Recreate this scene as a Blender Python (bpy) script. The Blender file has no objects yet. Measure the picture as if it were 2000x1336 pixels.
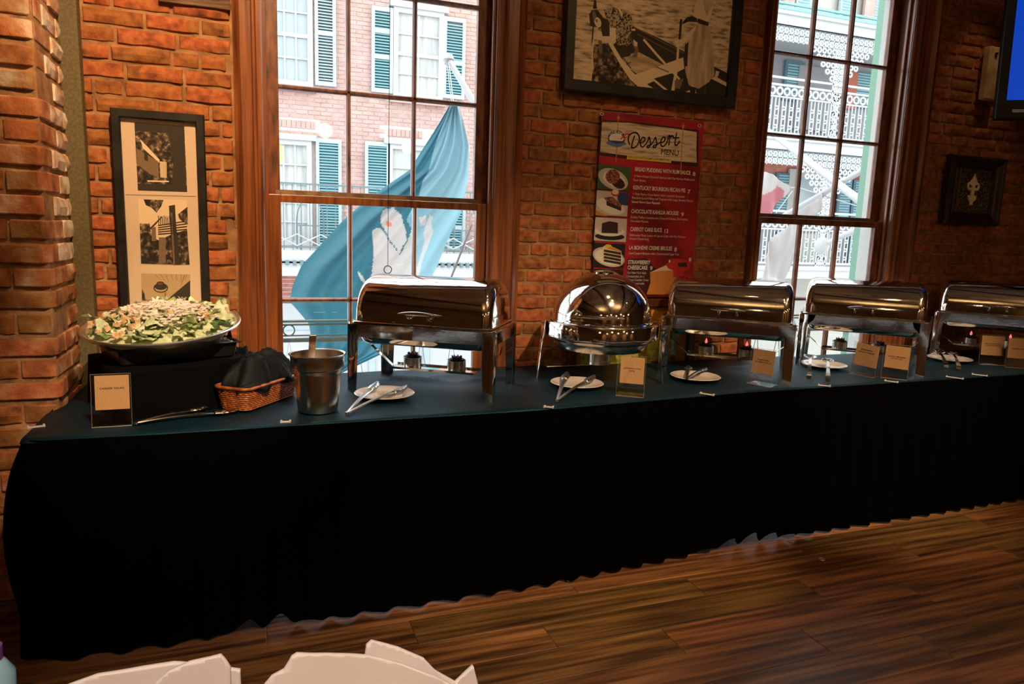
import bpy, bmesh, math, random
from math import sin, cos, pi, sqrt
from mathutils import Vector, Matrix
random.seed(7)
S = bpy.context.scene
COL = S.collection

# ------------------------------------------------------------------ camera
CR = Vector((0.937788, -0.345525, 0.034141)); CU = Vector((0.022966, 0.159844, 0.986875)); CF = Vector((0.346447, 0.924696, -0.157835))
FPX = 1380.0; EYE = Vector((0, 0, 1.48))
cd = bpy.data.cameras.new('camera'); cam = bpy.data.objects.new('camera', cd); COL.objects.link(cam)
cd.sensor_width = 36; cd.lens = FPX / 2000 * 36; cd.clip_end = 200; cd.clip_start = 0.05
M3 = Matrix((CR, CU, -CF)).transposed()
cam.matrix_world = Matrix.Translation(EYE) @ M3.to_4x4()
S.camera = cam
# ------------------------------------------------------------------ colour management, world, daylight
S.view_settings.view_transform = 'Standard'; S.view_settings.look = 'None'
S.view_settings.gamma = 1; S.view_settings.use_curve_mapping = False
S.view_settings.exposure = 0.0
w = bpy.data.worlds.new('sky'); S.world = w; w.use_nodes = True
bg = w.node_tree.nodes['Background']; bg.inputs[0].default_value = (0.88, 0.96, 1.0, 1); bg.inputs[1].default_value = 4.3
# ------------------------------------------------------------------ unseen ceiling spots: left-wall lamp, then fills added for brightness
def spot(loc, tgt, e, ang, blend=.6, col=(1, .62, .28), size=.05):
    l = bpy.data.lights.new('spot_light', 'SPOT'); l.energy = e; l.spot_size = math.radians(ang); l.spot_blend = blend; l.color = col; l.shadow_soft_size = size
    o = bpy.data.objects.new('spot_light', l); COL.objects.link(o); o.location = loc
    o.rotation_euler = (Vector(tgt) - Vector(loc)).to_track_quat('-Z', 'Y').to_euler()
    return o
SPOTS = [((.0, 1.7, 3.6), (-.25, 3.5, 2.35), 920, 58, .8, (1, .62, .3)),
         ((1.45, 1.6, 3.6), (1.3, 3.5, 1.9), 75, 60),
         ((2.1, 1.7, 3.6), (2.1, 3.5, 2.45), 70, 44, .9),
         ((4.3, 2.85, 3.85), (4.5, 3.47, 2.1), 30, 30, .8, (1, .66, .34)),
         ((.5, .3, 3.6), (-.2, 2.9, .95), 1500, 23, .8, (1, .70, .42)),
         ((1.5, .2, 3.6), (1.4, 2.8, .8), 1050, 38, .7, (1, .70, .42)),
         ((3.2, .3, 3.6), (3.3, 2.85, .8), 1250, 32, .7, (1, .70, .42)),
         ((1.7, .9, 3.6), (2.1, 1.4, 0), 100, 80),
         ((3.9, .6, 3.6), (3.6, 1.7, 0), 110, 80),
         ((.1, -.9, 3.6), (.2, .9, .8), 800, 34, .6, (1, .78, .6))]
for a in SPOTS: spot(*a)

# ------------------------------------------------------------------ helpers
def ray(px, py): return CF + CR * ((px - 1000) / FPX) - CU * ((py - 668) / FPX)
def at(px, py, Y):
    d = ray(px, py); return EYE + d * (Y / d.y)
def tag(o, label=None, cat=None, group=None, kind=None):
    if label: o['label'] = label
    if cat: o['category'] = cat
    if group: o['group'] = group
    if kind: o['kind'] = kind
    return o
def empty(name, loc, rz=0, label=None, cat=None, group=None, kind=None):
    o = bpy.data.objects.new(name, None); COL.objects.link(o); o.empty_display_size = .05
    o.location = loc; o.rotation_euler = (0, 0, rz)
    return tag(o, label, cat, group, kind)
def link(name, me, parent=None, world=False):
    o = bpy.data.objects.new(name, me); COL.objects.link(o)
    if parent is not None:
        o.parent = parent
        if world:
            o.matrix_parent_inverse = (Matrix.Translation(parent.location) @ parent.rotation_euler.to_matrix().to_4x4()).inverted()
    return o

class MB:
    def __init__(s): s.v = []; s.f = []; s.mi = []; s.cur = 0
    def add(s, vs, fs):
        n = len(s.v); s.v += [tuple(v) for v in vs]; s.f += [tuple(i + n for i in f) for f in fs]; s.mi += [s.cur] * len(fs); return s
    def box(s, x0, x1, y0, y1, z0, z1, m=None):
        vs = [Vector((x, y, z)) for z in (z0, z1) for y in (y0, y1) for x in (x0, x1)]
        if m is not None: vs = [m @ v for v in vs]
        return s.add(vs, [(0, 2, 3, 1), (4, 5, 7, 6), (0, 1, 5, 4), (1, 3, 7, 5), (3, 2, 6, 7), (2, 0, 4, 6)])
    def tube(s, pts, r, n=8, cap=True, flat=None):
        pts = [Vector(p) for p in pts]; rs = r if isinstance(r, (list, tuple)) else [r] * len(pts)
        vs = []; fs = []
        prev = None
        for i, p in enumerate(pts):
            t = (pts[min(i + 1, len(pts) - 1)] - pts[max(i - 1, 0)]).normalized()
            ref = prev if prev is not None else (Vector((0, 0, 1)) if abs(t.z) < .9 else Vector((1, 0, 0)))
            a = t.cross(ref);
            if a.length < 1e-4: a = t.cross(Vector((0, 1, 0)))
            a.normalize(); b = a.cross(t).normalized(); prev = b
            for k in range(n):
                q = 2 * pi * k / n
                vs.append(p + a * (cos(q) * rs[i]) + b * (sin(q) * rs[i] * (flat or 1)))
        for i in range(len(pts) - 1):
            for k in range(n): fs.append((i * n + k, i * n + (k + 1) % n, (i + 1) * n + (k + 1) % n, (i + 1) * n + k))
        if cap: fs += [tuple(range(n))[::-1], tuple((len(pts) - 1) * n + k for k in range(n))]
        return s.add(vs, fs)
    def lathe(s, prof, n=40, c=(0, 0, 0), a0=0, a1=2 * pi):
        full = abs(a1 - a0 - 2 * pi) < 1e-6; m = n if full else n + 1
        vs = [(c[0] + r * cos(a0 + (a1 - a0) * k / n), c[1] + r * sin(a0 + (a1 - a0) * k / n), c[2] + z) for r, z in prof for k in range(m)]
        fs = []
        for i in range(len(prof) - 1):
            for k in range(n): fs.append((i * m + k, i * m + (k + 1) % m, (i + 1) * m + (k + 1) % m, (i + 1) * m + k))
        return s.add(vs, fs)
    def prism(s, poly, y0, y1, ax='y', m=None):
        n = len(poly)
        if ax == 'y': vs = [(a, y0, b) for a, b in poly] + [(a, y1, b) for a, b in poly]
        elif ax == 'z': vs = [(a, b, y0) for a, b in poly] + [(a, b, y1) for a, b in poly]
        else: vs = [(y0, a, b) for a, b in poly] + [(y1, a, b) for a, b in poly]
        if m is not None: vs = [m @ Vector(v) for v in vs]
        return s.add(vs, [tuple(range(n))[::-1], tuple(range(n, 2 * n))] + [(i, (i + 1) % n, n + (i + 1) % n, n + i) for i in range(n)])
    def grid(s, fn, nu, nv, closed_u=False):
        m = nu if closed_u else nu + 1
        vs = [fn(i / nu, j / nv) for j in range(nv + 1) for i in range(m)]
        fs = [(j * m + i, j * m + (i + 1) % m, (j + 1) * m + (i + 1) % m, (j + 1) * m + i) for j in range(nv) for i in range(nu)]
        return s.add(vs, fs)
    def mesh(s, name, mats, smooth=False, fix=True):
        me = bpy.data.meshes.new(name); me.from_pydata(s.v, [], s.f)
        for m in (mats if isinstance(mats, (list, tuple)) else [mats]): me.materials.append(m)
        if any(s.mi): me.polygons.foreach_set('material_index', s.mi)
        if fix:
            bm = bmesh.new(); bm.from_mesh(me); bmesh.ops.recalc_face_normals(bm, faces=bm.faces); bm.to_mesh(me); bm.free()
        if smooth:
            me.polygons.foreach_set('use_smooth', [True] * len(me.polygons))
            if smooth != 'all':
                try: me.set_sharp_from_angle(angle=math.radians(40))
                except Exception: pass
        me.update(); return me
    def build(s, name, mats, parent=None, world=False, smooth=False, bevel=0, solid=0, sub=0, fix=True):
        o = link(name, s.mesh(name, mats, smooth, fix), parent, world)
        if solid:
            md = o.modifiers.new('s', 'SOLIDIFY'); md.thickness = solid; md.offset = 0
        if bevel:
            md = o.modifiers.new('b', 'BEVEL'); md.width = bevel; md.segments = 2; md.limit_method = 'ANGLE'
        if sub:
            md = o.modifiers.new('u', 'SUBSURF'); md.levels = sub; md.render_levels = sub
        return o
def pip(x, y, P):
    c = False; j = len(P) - 1
    for i in range(len(P)):
        if (P[i][1] > y) != (P[j][1] > y) and x < (P[j][0] - P[i][0]) * (y - P[i][1]) / (P[j][1] - P[i][1]) + P[i][0]: c = not c
        j = i
    return c

# ------------------------------------------------------------------ materials
def mat(name, col, rough=.6, metal=0, spec=.5, noise=None, bump=None, emit=0, alpha=None, stretch=None, objrand=0, coat=0, sheen=0):
    m = bpy.data.materials.new(name); m.use_nodes = True; nt = m.node_tree; N = nt.nodes; L = nt.links
    b = N['Principled BSDF']; b.inputs['Base Color'].default_value = (*col, 1); b.inputs['Roughness'].default_value = rough
    b.inputs['Metallic'].default_value = metal; b.inputs['Specular IOR Level'].default_value = spec
    if coat: b.inputs['Coat Weight'].default_value = coat; b.inputs['Coat Roughness'].default_value = .15
    if sheen: b.inputs['Sheen Weight'].default_value = sheen
    if emit: b.inputs['Emission Color'].default_value = (*col, 1); b.inputs['Emission Strength'].default_value = emit
    g = N.new('ShaderNodeNewGeometry'); vec = g.outputs['Position']
    if stretch:
        mp = N.new('ShaderNodeMapping'); mp.inputs['Scale'].default_value = stretch; L.new(vec, mp.inputs['Vector']); vec = mp.outputs[0]
        if objrand:
            oi = N.new('ShaderNodeObjectInfo'); mm = N.new('ShaderNodeMath'); mm.operation = 'MULTIPLY'; mm.inputs[1].default_value = 37
            L.new(oi.outputs['Random'], mm.inputs[0]); cb = N.new('ShaderNodeCombineXYZ'); 
            for k in range(3): L.new(mm.outputs[0], cb.inputs[k])
            va = N.new('ShaderNodeVectorMath'); va.operation = 'ADD'; L.new(vec, va.inputs[0]); L.new(cb.outputs[0], va.inputs[1]); vec = va.outputs[0]
    if noise:   # (scale, detail, [colour stops])
        n = N.new('ShaderNodeTexNoise'); n.inputs['Scale'].default_value = noise[0]; n.inputs['Detail'].default_value = noise[1]; L.new(vec, n.inputs['Vector'])
        r = N.new('ShaderNodeValToRGB'); st = noise[2]
        while len(r.color_ramp.elements) < len(st): r.color_ramp.elements.new(.5)
        for e, (p, c) in zip(r.color_ramp.elements, st): e.position = p; e.color = (*c, 1)
        L.new(n.outputs['Fac'], r.inputs[0]); out = r.outputs[0]
        if objrand:
            oi = N.new('ShaderNodeObjectInfo'); g2 = N.new('ShaderNodeMath'); g2.operation = 'FRACT'; ad = N.new('ShaderNodeMath'); ad.operation = 'ADD'
            L.new(oi.outputs['Random'], ad.inputs[0]); L.new(g.outputs['Random Per Island'], ad.inputs[1]); L.new(ad.outputs[0], g2.inputs[0])
            hs = N.new('ShaderNodeHueSaturation'); mr = N.new('ShaderNodeMapRange'); mr.inputs['To Min'].default_value = 1 - objrand; mr.inputs['To Max'].default_value = 1 + objrand * .55
            L.new(g2.outputs[0], mr.inputs[0]); L.new(mr.outputs[0], hs.inputs['Value']); 
            m2 = N.new('ShaderNodeMapRange'); m2.inputs['To Min'].default_value = .515; m2.inputs['To Max'].default_value = .49; L.new(g2.outputs[0], m2.inputs[0]); L.new(m2.outputs[0], hs.inputs['Hue'])
            L.new(out, hs.inputs['Color']); out = hs.outputs[0]
        L.new(out, b.inputs['Base Color'])
    if bump:    # (scale, strength, distance)
        n2 = N.new('ShaderNodeTexNoise'); n2.inputs['Scale'].default_value = bump[0]; n2.inputs['Detail'].default_value = 8; n2.inputs['Roughness'].default_value = .6; L.new(vec, n2.inputs['Vector'])
        bp = N.new('ShaderNodeBump'); bp.inputs['Strength'].default_value = bump[1]; bp.inputs['Distance'].default_value = bump[2]
        L.new(n2.outputs['Fac'], bp.inputs['Height']); L.new(bp.outputs[0], b.inputs['Normal'])
    if alpha is not None: b.inputs['Alpha'].default_value = alpha
    return m
def glassmat(name, tint=(1, 1, 1), gl=.07, rough=0.0, fm=.45):
    m = bpy.data.materials.new(name); m.use_nodes = True; nt = m.node_tree; N = nt.nodes; L = nt.links; N.clear()
    o = N.new('ShaderNodeOutputMaterial'); mx = N.new('ShaderNodeMixShader'); t = N.new('ShaderNodeBsdfTransparent'); g = N.new('ShaderNodeBsdfGlossy')
    fr = N.new('ShaderNodeLayerWeight'); fr.inputs[0].default_value = .18; ml = N.new('ShaderNodeMath'); ml.operation = 'MULTIPLY_ADD'; ml.inputs[1].default_value = fm; ml.inputs[2].default_value = gl * .3
    L.new(fr.outputs['Fresnel'], ml.inputs[0]); L.new(ml.outputs[0], mx.inputs[0])
    t.inputs[0].default_value = (*tint, 1); g.inputs['Roughness'].default_value = rough; g.inputs[0].default_value = (1, 1, 1, 1)
    L.new(t.outputs[0], mx.inputs[1]); L.new(g.outputs[0], mx.inputs[2]); L.new(mx.outputs[0], o.inputs[0]); return m

BRICK = mat('red_brick', (.3, .1, .04), .85, noise=(26, 6, [(.25, (.15, .04, .014)), (.5, (.42, .125, .036)), (.72, (.56, .2, .065)), (.95, (.66, .38, .2))]), bump=(60, .9, .006), objrand=.3)
MORTAR = mat('lime_mortar', (.3, .2, .12), .95, noise=(14, 6, [(.3, (.2, .1, .045)), (.6, (.46, .25, .12)), (.9, (.6, .4, .25))]), bump=(45, 1, .008))
BRICKP = mat('limewashed_brick', (.3, .1, .04), .88, noise=(9, 7, [(.3, (.2, .06, .02)), (.48, (.44, .15, .05)), (.6, (.56, .3, .17)), (.74, (.8, .66, .55))]), bump=(50, .9, .007), objrand=.3)
STAIN = mat('stained_wood', (.33, .1, .025), .38, noise=(3, 8, [(.3, (.07, .018, .005)), (.44, (.2, .058, .014)), (.58, (.3, .092, .022)), (.8, (.42, .16, .048))]), bump=(7, .25, .002), stretch=(14, 14, .7), coat=.35)
STAIND = mat('dark_stained_wood', (.12, .035, .015), .42, noise=(4, 7, [(.3, (.045, .014, .008)), (.6, (.14, .04, .015)), (.85, (.2, .08, .04))]), stretch=(14, 14, .8), coat=.3)
SASHW = mat('sash_wood', (.2, .065, .03), .45, noise=(5, 7, [(.3, (.07, .024, .014)), (.55, (.24, .075, .03)), (.85, (.34, .15, .08))]), stretch=(8, 8, 2))
PLANK = mat('floor_plank', (.2, .09, .03), .42, noise=(3.2, 9, [(.28, (.028, .012, .005)), (.44, (.1, .042, .014)), (.58, (.21, .093, .03)), (.78, (.34, .165, .055))]), bump=(12, .35, .0015), stretch=(.55, 11, 1), objrand=.4)
OLIVE = mat('olive_painted_pipe', (.13, .105, .045), .6, noise=(90, 4, [(.3, (.085, .068, .028)), (.7, (.16, .13, .06))]))
# tinted sheen of the polyester cloth
BLACKCLOTH = mat('black_tablecloth', (.002, .013, .022), .5, spec=.4, bump=(700, .25, .0006))
BLACKCLOTH.node_tree.nodes['Principled BSDF'].inputs['Specular Tint'].default_value = (.25, .68, 1, 1)
SKIRT = mat('black_table_skirt', (.0008, .0008, .0009), .95, spec=.03)
NAVY = mat('dark_napkin_cloth', (.002, .0045, .0075), .7, spec=.3)
STEEL = mat('polished_steel', (.78, .75, .70), .07, 1, noise=(3, 3, [(.3, (.76, .73, .68)), (.7, (.86, .84, .8))]), bump=(2.2, .12, .01))
BRUSH = mat('brushed_steel', (.62, .58, .52), .24, 1, bump=(25, .08, .002))
DARKST = mat('dark_steel_underside', (.32, .31, .3), .3, 1)
BLKMET = mat('blackened_metal', (.02, .02, .02), .4, .6)
CHINA = mat('white_china', (.72, .63, .58), .15, coat=.5)
FRAMEB = mat('black_frame', (.012, .011, .01), .4, noise=(12, 5, [(.4, (.008, .008, .008)), (.75, (.03, .028, .025))]))
ACRY = glassmat('clear_acrylic', (.98, .985, .985), .12, .02, .3)
GLASS = glassmat('window_glass', (.97, .98, .98), .1)
CARD = mat('kraft_card', (.62, .36, .16), .8, noise=(300, 3, [(.3, (.56, .32, .14)), (.7, (.68, .4, .19))]))
INK = mat('black_ink', (.03, .015, .01), .8)
WHITEP = mat('white_paint', (.78, .79, .8), .6)
PLASTER = mat('white_plaster_reveal', (.74, .72, .68), .8, bump=(20, .6, .01))
GREENP = mat('green_paint', (.2, .42, .3), .5)
CEIL = mat('cream_ceiling', (.6, .46, .3), .9, noise=(1.2, 5, [(.35, (.4, .29, .17)), (.65, (.74, .6, .4))]))
ROOMW = mat('tan_room_wall', (.25, .14, .07), .9, noise=(2, 5, [(.3, (.14, .075, .035)), (.7, (.32, .19, .1))]))
def clr(name, c, r=.6, **k): return mat(name, c, r, **k)

# ------------------------------------------------------------------ room shell
YW = 3.50; YO = 3.705
WX = [(.075, 1.175), (2.835, 3.875)]; WZ = (.35, 3.05)
wall = MB()
def wbox(x0, x1, z0, z1): wall.box(x0, x1, YW + .004, YO, z0, z1)
wbox(-4.5, WX[0][0], 0, 3.9); wbox(WX[0][1], WX[1][0], 0, 3.9); wbox(WX[1][1], 9, 0, 3.9)
for a, b in WX: wbox(a, b, 0, WZ[0]); wbox(a, b, WZ[1], 3.9)
WB = wall.build('wall_back', MORTAR); tag(WB, 'red brick wall with lime mortar behind the buffet', kind='structure')
m = MB().box(-4.5, 9, -5, 3.5, 3.9, 4.0); tag(m.build('ceiling', CEIL), kind='structure')
m = MB().box(-4.6, -4.5, -5, 3.5, 0, 3.9); tag(m.build('wall_far_left', ROOMW), kind='structure')
m = MB().box(9, 9.1, -5, 3.73, 0, 3.9); tag(m.build('wall_right', ROOMW), kind='structure')
m = MB().box(-4.5, 9, -5.1, -5, 0, 3.9); tag(m.build('wall_front', ROOMW), kind='structure')
fl = MB().box(-4.5, 9, -5, 3.74, -.1, -.006).build('floor', PLANK); tag(fl, 'dark brown wood plank floor', kind='structure')

# floor planks, each a part of the floor
pm = []
rw = .165
def plank_mesh(Lh):
    mb = MB(); c = .0025; h = rw / 2 - .0008; x = Lh / 2 - .0008
    vs = [(-x, -h, -.006), (x, -h, -.006), (x, h, -.006), (-x, h, -.006), (-x, -h, -.0015), (x, -h, -.0015), (x, h, -.0015), (-x, h, -.0015),
          (-x + c, -h + c, 0), (x - c, -h + c, 0), (x - c, h - c, 0), (-x + c, h - c, 0)]
    fs = [(8, 9, 10, 11)] + [(i, (i + 1) % 4, 4 + (i + 1) % 4, 4 + i) for i in range(4)] + [(4 + i, 4 + (i + 1) % 4, 8 + (i + 1) % 4, 8 + i) for i in range(4)]
    return mb.add(vs, fs).mesh('plank', PLANK)
PM = plank_mesh(1.22)
n = 0; r = 0; y = 0.55
while y < 3.02:
    x = -1.6 - ((r * .47 + random.random() * .12) % 1.22)
    while x < 5.6:
        if n < 290:
            o = link('plank', PM, fl); o.location = (x + .61, y, 0); n += 1
        x += 1.22
    y += rw; r += 1

# ------------------------------------------------------------------ bricks
def brick_mesh(seed, mt=BRICK):
    rd = random.Random(seed); mb = MB(); nx, nz = 4, 2
    V = {}
    def vid(i, j, k):
        key = (i, j, k)
        if key not in V:
            x = -.5 + i / nx; z = -.5 + j / nz
            e = (i in (0, nx)) or (j in (0, nz))
            if k == 1:   # face
                x2 = x + (rd.uniform(-.03, .03) if 0 < i < nx else (.02 if i == 0 else -.02) * rd.uniform(.3, 2)); z2 = z + (rd.uniform(-.04, .04) if 0 < j < nz else (.05 if j == 0 else -.05) * rd.uniform(.2, 2.2))
                y2 = -1 + rd.uniform(-.1, .12) + (.22 if e else 0)
                V[key] = (x2, y2, z2)
            elif k == 0: V[key] = (x + rd.uniform(-.008, .008), -.45, z + rd.uniform(-.03, .03))
            mb.v.append(V[key]); V[key] = len(mb.v) - 1
        return V[key]
    for i in range(nx):
        for j in range(nz): mb.f.append((vid(i, j, 1), vid(i + 1, j, 1), vid(i + 1, j + 1, 1), vid(i, j + 1, 1)))
    ring = [(i, 0) for i in range(nx)] + [(nx, j) for j in range(nz)] + [(i, nz) for i in range(nx, 0, -1)] + [(0, j) for j in range(nz, 0, -1)]
    for a in range(len(ring)):
        p, q = ring[a], ring[(a + 1) % len(ring)]
        mb.f.append((vid(*p, 0), vid(*q, 0), vid(*q, 1), vid(*p, 1)))
    mb.mi = [0] * len(mb.f)
    me = mb.mesh('brick', mt, True, fix=False); return me
BMS = [brick_mesh(i) for i in range(12)]; BMP = [brick_mesh(40 + i, BRICKP) for i in range(8)]
def layout(x0, x1, z0, z1, pitch, rd):
    out = []; k = int(z0 / pitch)
    while k * pitch < z1:
        z = (k + .5) * pitch; x = x0 - rd.uniform(0, .2)
        while x < x1 - .02:
            Lb = rd.choice([.225, .225, .235, .215, .11]); a, b = max(x, x0), min(x + Lb, x1)
            if b - a > .035: out.append(((a + b) / 2, z, b - a - .012))
            x += Lb
        k += 1
    return out
rd = random.Random(3); P = .0705
bl = []
for (x0, x1, z0, z1) in [(-.69, -.05, 0, 3.6), (1.32, 2.78, 0, 3.6), (4.078, 6.2, 0, 3.6), (-.05, 1.32, 3.16, 3.6), (2.78, 4.078, 3.16, 3.6)]:
    bl += layout(x0, x1, z0, z1, P, rd)
def vis(b):
    d = Vector((b[0], YW, b[1])) - EYE; wz = d.dot(CF); px = 1000 + FPX * d.dot(CR) / wz; py = 668 - FPX * d.dot(CU) / wz
    return (1e6 if (-40 < px < 2040 and -40 < py < 760) and b[1] > .74 else 0) + 1000 * b[2] ** .3 / wz
bl.sort(key=vis, reverse=True)
stuffb = MB()
for i, (x, z, Lb) in enumerate(bl):
    me = BMS[rd.randrange(12)]; sc = (Lb * rd.choice([1, -1]), rd.uniform(.02, .028), P - .013 + rd.uniform(-.003, .003)); rot = rd.uniform(-.012, .012)
    if i < 300:
        o = link('brick', me, WB); o.location = (x, YW + .015, z); o.scale = (abs(sc[0]), sc[1], sc[2]); o.rotation_euler = (0, rot, 0)
    else:
        stuffb.add([(x + v.co.x * abs(sc[0]), YW + .015 + v.co.y * sc[1], z + v.co.z * sc[2]) for v in me.vertices], [tuple(p.vertices) for p in me.polygons])
tag(stuffb.build('brick', BRICK, WB, smooth=True, fix=False), kind='stuff')
# a weathered timber let into the wall beside the first window
p0 = at(320, 14, 3.49)
m = MB().box(-.33, -.052, 3.475, 3.51, 2.372, 2.425).build('timber_block', mat('weathered_wood', (.2, .12, .08), .9, noise=(4, 8, [(.3, (.07, .035, .02)), (.7, (.3, .19, .13))]), stretch=(1.5, 20, 20), bump=(20, .8, .004)), WB, bevel=.003)

# brick pilaster at the left
PX, PY, PP = -.682, 3.03, .086
pil = MB().box(-1.9, PX - .007, PY + .007, 3.51, 0, 3.9).build('wall_left', MORTAR); tag(pil, 'projecting brick pilaster at the left end of the buffet', kind='structure')
LIME = mat('lit_limewash_brick', (.6, .4, .3), .9, noise=(11, 7, [(.3, (.4, .14, .06)), (.45, (.66, .42, .3)), (.6, (.85, .74, .66))]), bump=(50, .9, .007))  # limewash over brick, with the lit paleness put into its colour
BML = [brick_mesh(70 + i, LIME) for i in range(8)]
cnt = 0
for k in range(45):
    z = (k + .5) * PP + rd.uniform(-.004, .004); h = PP - .017 + rd.uniform(-.005, .004)
    cl = .21 if k % 2 else .12
    cw = .12 if k % 2 else .22
    # corner brick : one rounded block
    c = MB(); x0, x1, y0, y1 = PX - cl, PX + rd.uniform(-.008, .006), PY - rd.uniform(.0, .012), PY + cw
    rr = .03; pts = [(x0, y1), (x0, y0 + .004)] + [(x1 - rr * 1.0 + rr * sin(t) + rd.uniform(-.003, .003), y0 + rr - rr * cos(t) + rd.uniform(-.003, .003)) for t in (0, .5, 1.05, 1.57)] + [(x1 + rd.uniform(-.004, .002), (y0 + y1) / 2), (x1, y1)]
    c.prism(pts, z - h / 2, z + h / 2, 'z')
    o = c.build('brick', BRICKP, pil, bevel=.006, smooth=True); cnt += 1
    # front face bricks
    x = PX - cl
    while x > -1.35:
        Lb = rd.choice([.225, .21, .12, .23]);
        o = link('brick', BMP[rd.randrange(8)] if rd.random() < .25 else BMS[rd.randrange(12)], pil); o.location = (x - Lb / 2, PY + .02, z); o.scale = (Lb - .016, rd.uniform(.024, .034), h); cnt += 1
        x -= Lb
        if cnt > 280: break
    # side face bricks (limewash with its lit paleness painted in, above table height)
    yy = PY + cw
    while yy < 3.49:
        Lb = min(.2, 3.505 - yy)
        if Lb > .03:
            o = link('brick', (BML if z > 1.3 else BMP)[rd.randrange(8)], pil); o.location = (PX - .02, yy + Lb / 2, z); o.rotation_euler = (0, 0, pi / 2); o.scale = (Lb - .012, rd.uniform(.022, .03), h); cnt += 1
        yy += .2
# painted square pipe in the corner
tag(MB().box(-.69, -.618, 3.40, 3.465, 0, 3.9).build('trim_1', OLIVE, bevel=.006), 'olive brown painted square pipe casing in the corner beside the pilaster', kind='structure')

# ------------------------------------------------------------------ windows
def window(nm, opn, cas, glx, mx, label):
    W = empty(nm, ((opn[0] + opn[1]) / 2, 3.5, WZ[0])); tag(W, label, kind='structure')
    B = lambda name, mb, mt=STAIN, par=None, **k: mb.build(name, mt, par or W, True, **k)
    x0, x1 = opn; z0, z1 = WZ
    # moulded casing profile, outer edge -> inner edge (t, depth)
    prof = [(0, .0), (0, .045), (.12, .05), (.2, .04), (.24, .03), (.62, .026), (.66, .036), (.74, .038), (.8, .028), (.95, .03), (1, .022), (1, 0)]
    for a, b in ((cas[0], x0), (cas[1], x1)):
        B('casing', MB().prism([(a + (b - a) * t, YW - .004 - d) for t, d in prof], .0, z1 + .0, 'z'), smooth=True)
    B('head_casing', MB().prism([(YW - .004 - d, z1 + .12 * (1 - t)) for t, d in prof], cas[0], cas[1], 'x'))
    # jambs and stops
    for s, e, sg in ((x0, glx[0] - .05, 1), (x1, glx[1] + .05, -1)):
        B('jamb', MB().box(min(s, s + .0035 * sg), max(s, s + .0035 * sg), YW - .02, YO - .1, z0, z1), STAIN)
        B('stop_bead', MB().box(min(s, s + .018 * sg), max(s, s + .018 * sg), YW + .004, YW + .026, z0, z1), STAIN, bevel=.004)
        B('plaster_reveal', MB().box(min(s, s + .012 * sg), max(s, s + .012 * sg), YO - .1, YO + .004, z0, z1), PLASTER)
    B('head_jamb', MB().box(x0, x1, YW - .02, YO, z1 - .012, z1), STAIN)
    B('sill', MB().box(x0 - .02, x1 + .02, YW - .05, YO + .03, z0 - .04, z0), STAIN, bevel=.006)
    g0, g1 = glx; xs = [g0, mx[0], mx[1], g1]; mw = .011
    def sash(name, Y, za, zb, bars, top, bot, mt):
        st = empty(name, ((g0 + g1) / 2, Y, za)); st.parent = W; st.matrix_parent_inverse = Matrix.Translation(-W.location)
        fr = MB().box(x0 + .004, g0, Y - .017, Y + .017, za - bot, zb + top).box(g1, x1 - .004, Y - .017, Y + .017, za - bot, zb + top)
        fr.box(g0, g1, Y - .017, Y + .017, zb, zb + top).box(g0, g1, Y - .017, Y + .017, za - bot, za)
        B('sash_frame', fr, mt, st, bevel=.003)
        for q in mx: B('muntin', MB().prism([(q - mw, Y + .014), (q - mw, Y - .004), (q - mw * .45, Y - .017), (q + mw * .45, Y - .017), (q + mw, Y - .004), (q + mw, Y + .014)], za, zb, 'z'), mt, st)
        for zz in bars: B('muntin', MB().prism([(Y + .014, zz - mw), (Y - .004, zz - mw), (Y - .017, zz - mw * .45), (Y - .017, zz + mw * .45), (Y - .004, zz + mw), (Y + .014, zz + mw)], g0, g1, 'x'), mt, st)
        zs = [za] + list(bars) + [zb]
        for i in range(3):
            for j in range(len(zs) - 1):
                a, b = xs[i] + (mw if i else 0), xs[i + 1] - (mw if i < 2 else 0)
                B('pane', MB().box(a, b, Y + .003, Y + .006, zs[j] + (mw if j else 0), zs[j + 1] - (mw if j < len(zs) - 2 else 0)), GLASS, st)
    sash('upper_sash', 3.60, 1.628, 3.0, (2.098, 2.567), .04, .03, SASHW)
    sash('lower_sash', 3.55, .43, 1.567, (.645, 1.106), .036, .07, STAIN if nm == 'window_1' else SASHW)
    B('meeting_ledge', MB().box(g0 - .02, g1 + .02, 3.567, 3.585, 1.604, 1.624), mat('worn_ledge', (.25, .17, .1), .7, noise=(20, 5, [(.3, (.16, .09, .05)), (.7, (.36, .26, .16))])))
    return W
window('window_1', WX[0], (-.045, 1.314), (.146, 1.104), (.466, .786), 'left wooden sash window in orange-brown moulded casing behind the first chafing dish')
window('window_2', WX[1], (2.782, 4.073), (2.905, 3.805), (3.208, 3.503), 'right wooden sash window looking onto a white iron gallery')
# pull cord with ring
c0 = at(762, -60, 3.53); c1 = at(757, 519, 3.53)
R0 = empty('pull_cord', (c1.x, 3.525, c1.z), 0, 'thin dark pull cord with a ring hanging in the left window', 'cord')
MB().tube([(c0.x - .0, 3.525, 3.02), (c1.x, 3.525, c1.z)], .0014, 5).build('cord', BLKMET, R0, True)
rg = [(c1.x + .019 * sin(a), 3.525, c1.z - .019 + .019 * cos(a)) for a in [i * 2 * pi / 20 for i in range(21)]]
MB().tube(rg, .0022, 5).build('ring', BLKMET, R0, True, smooth=True)
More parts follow.
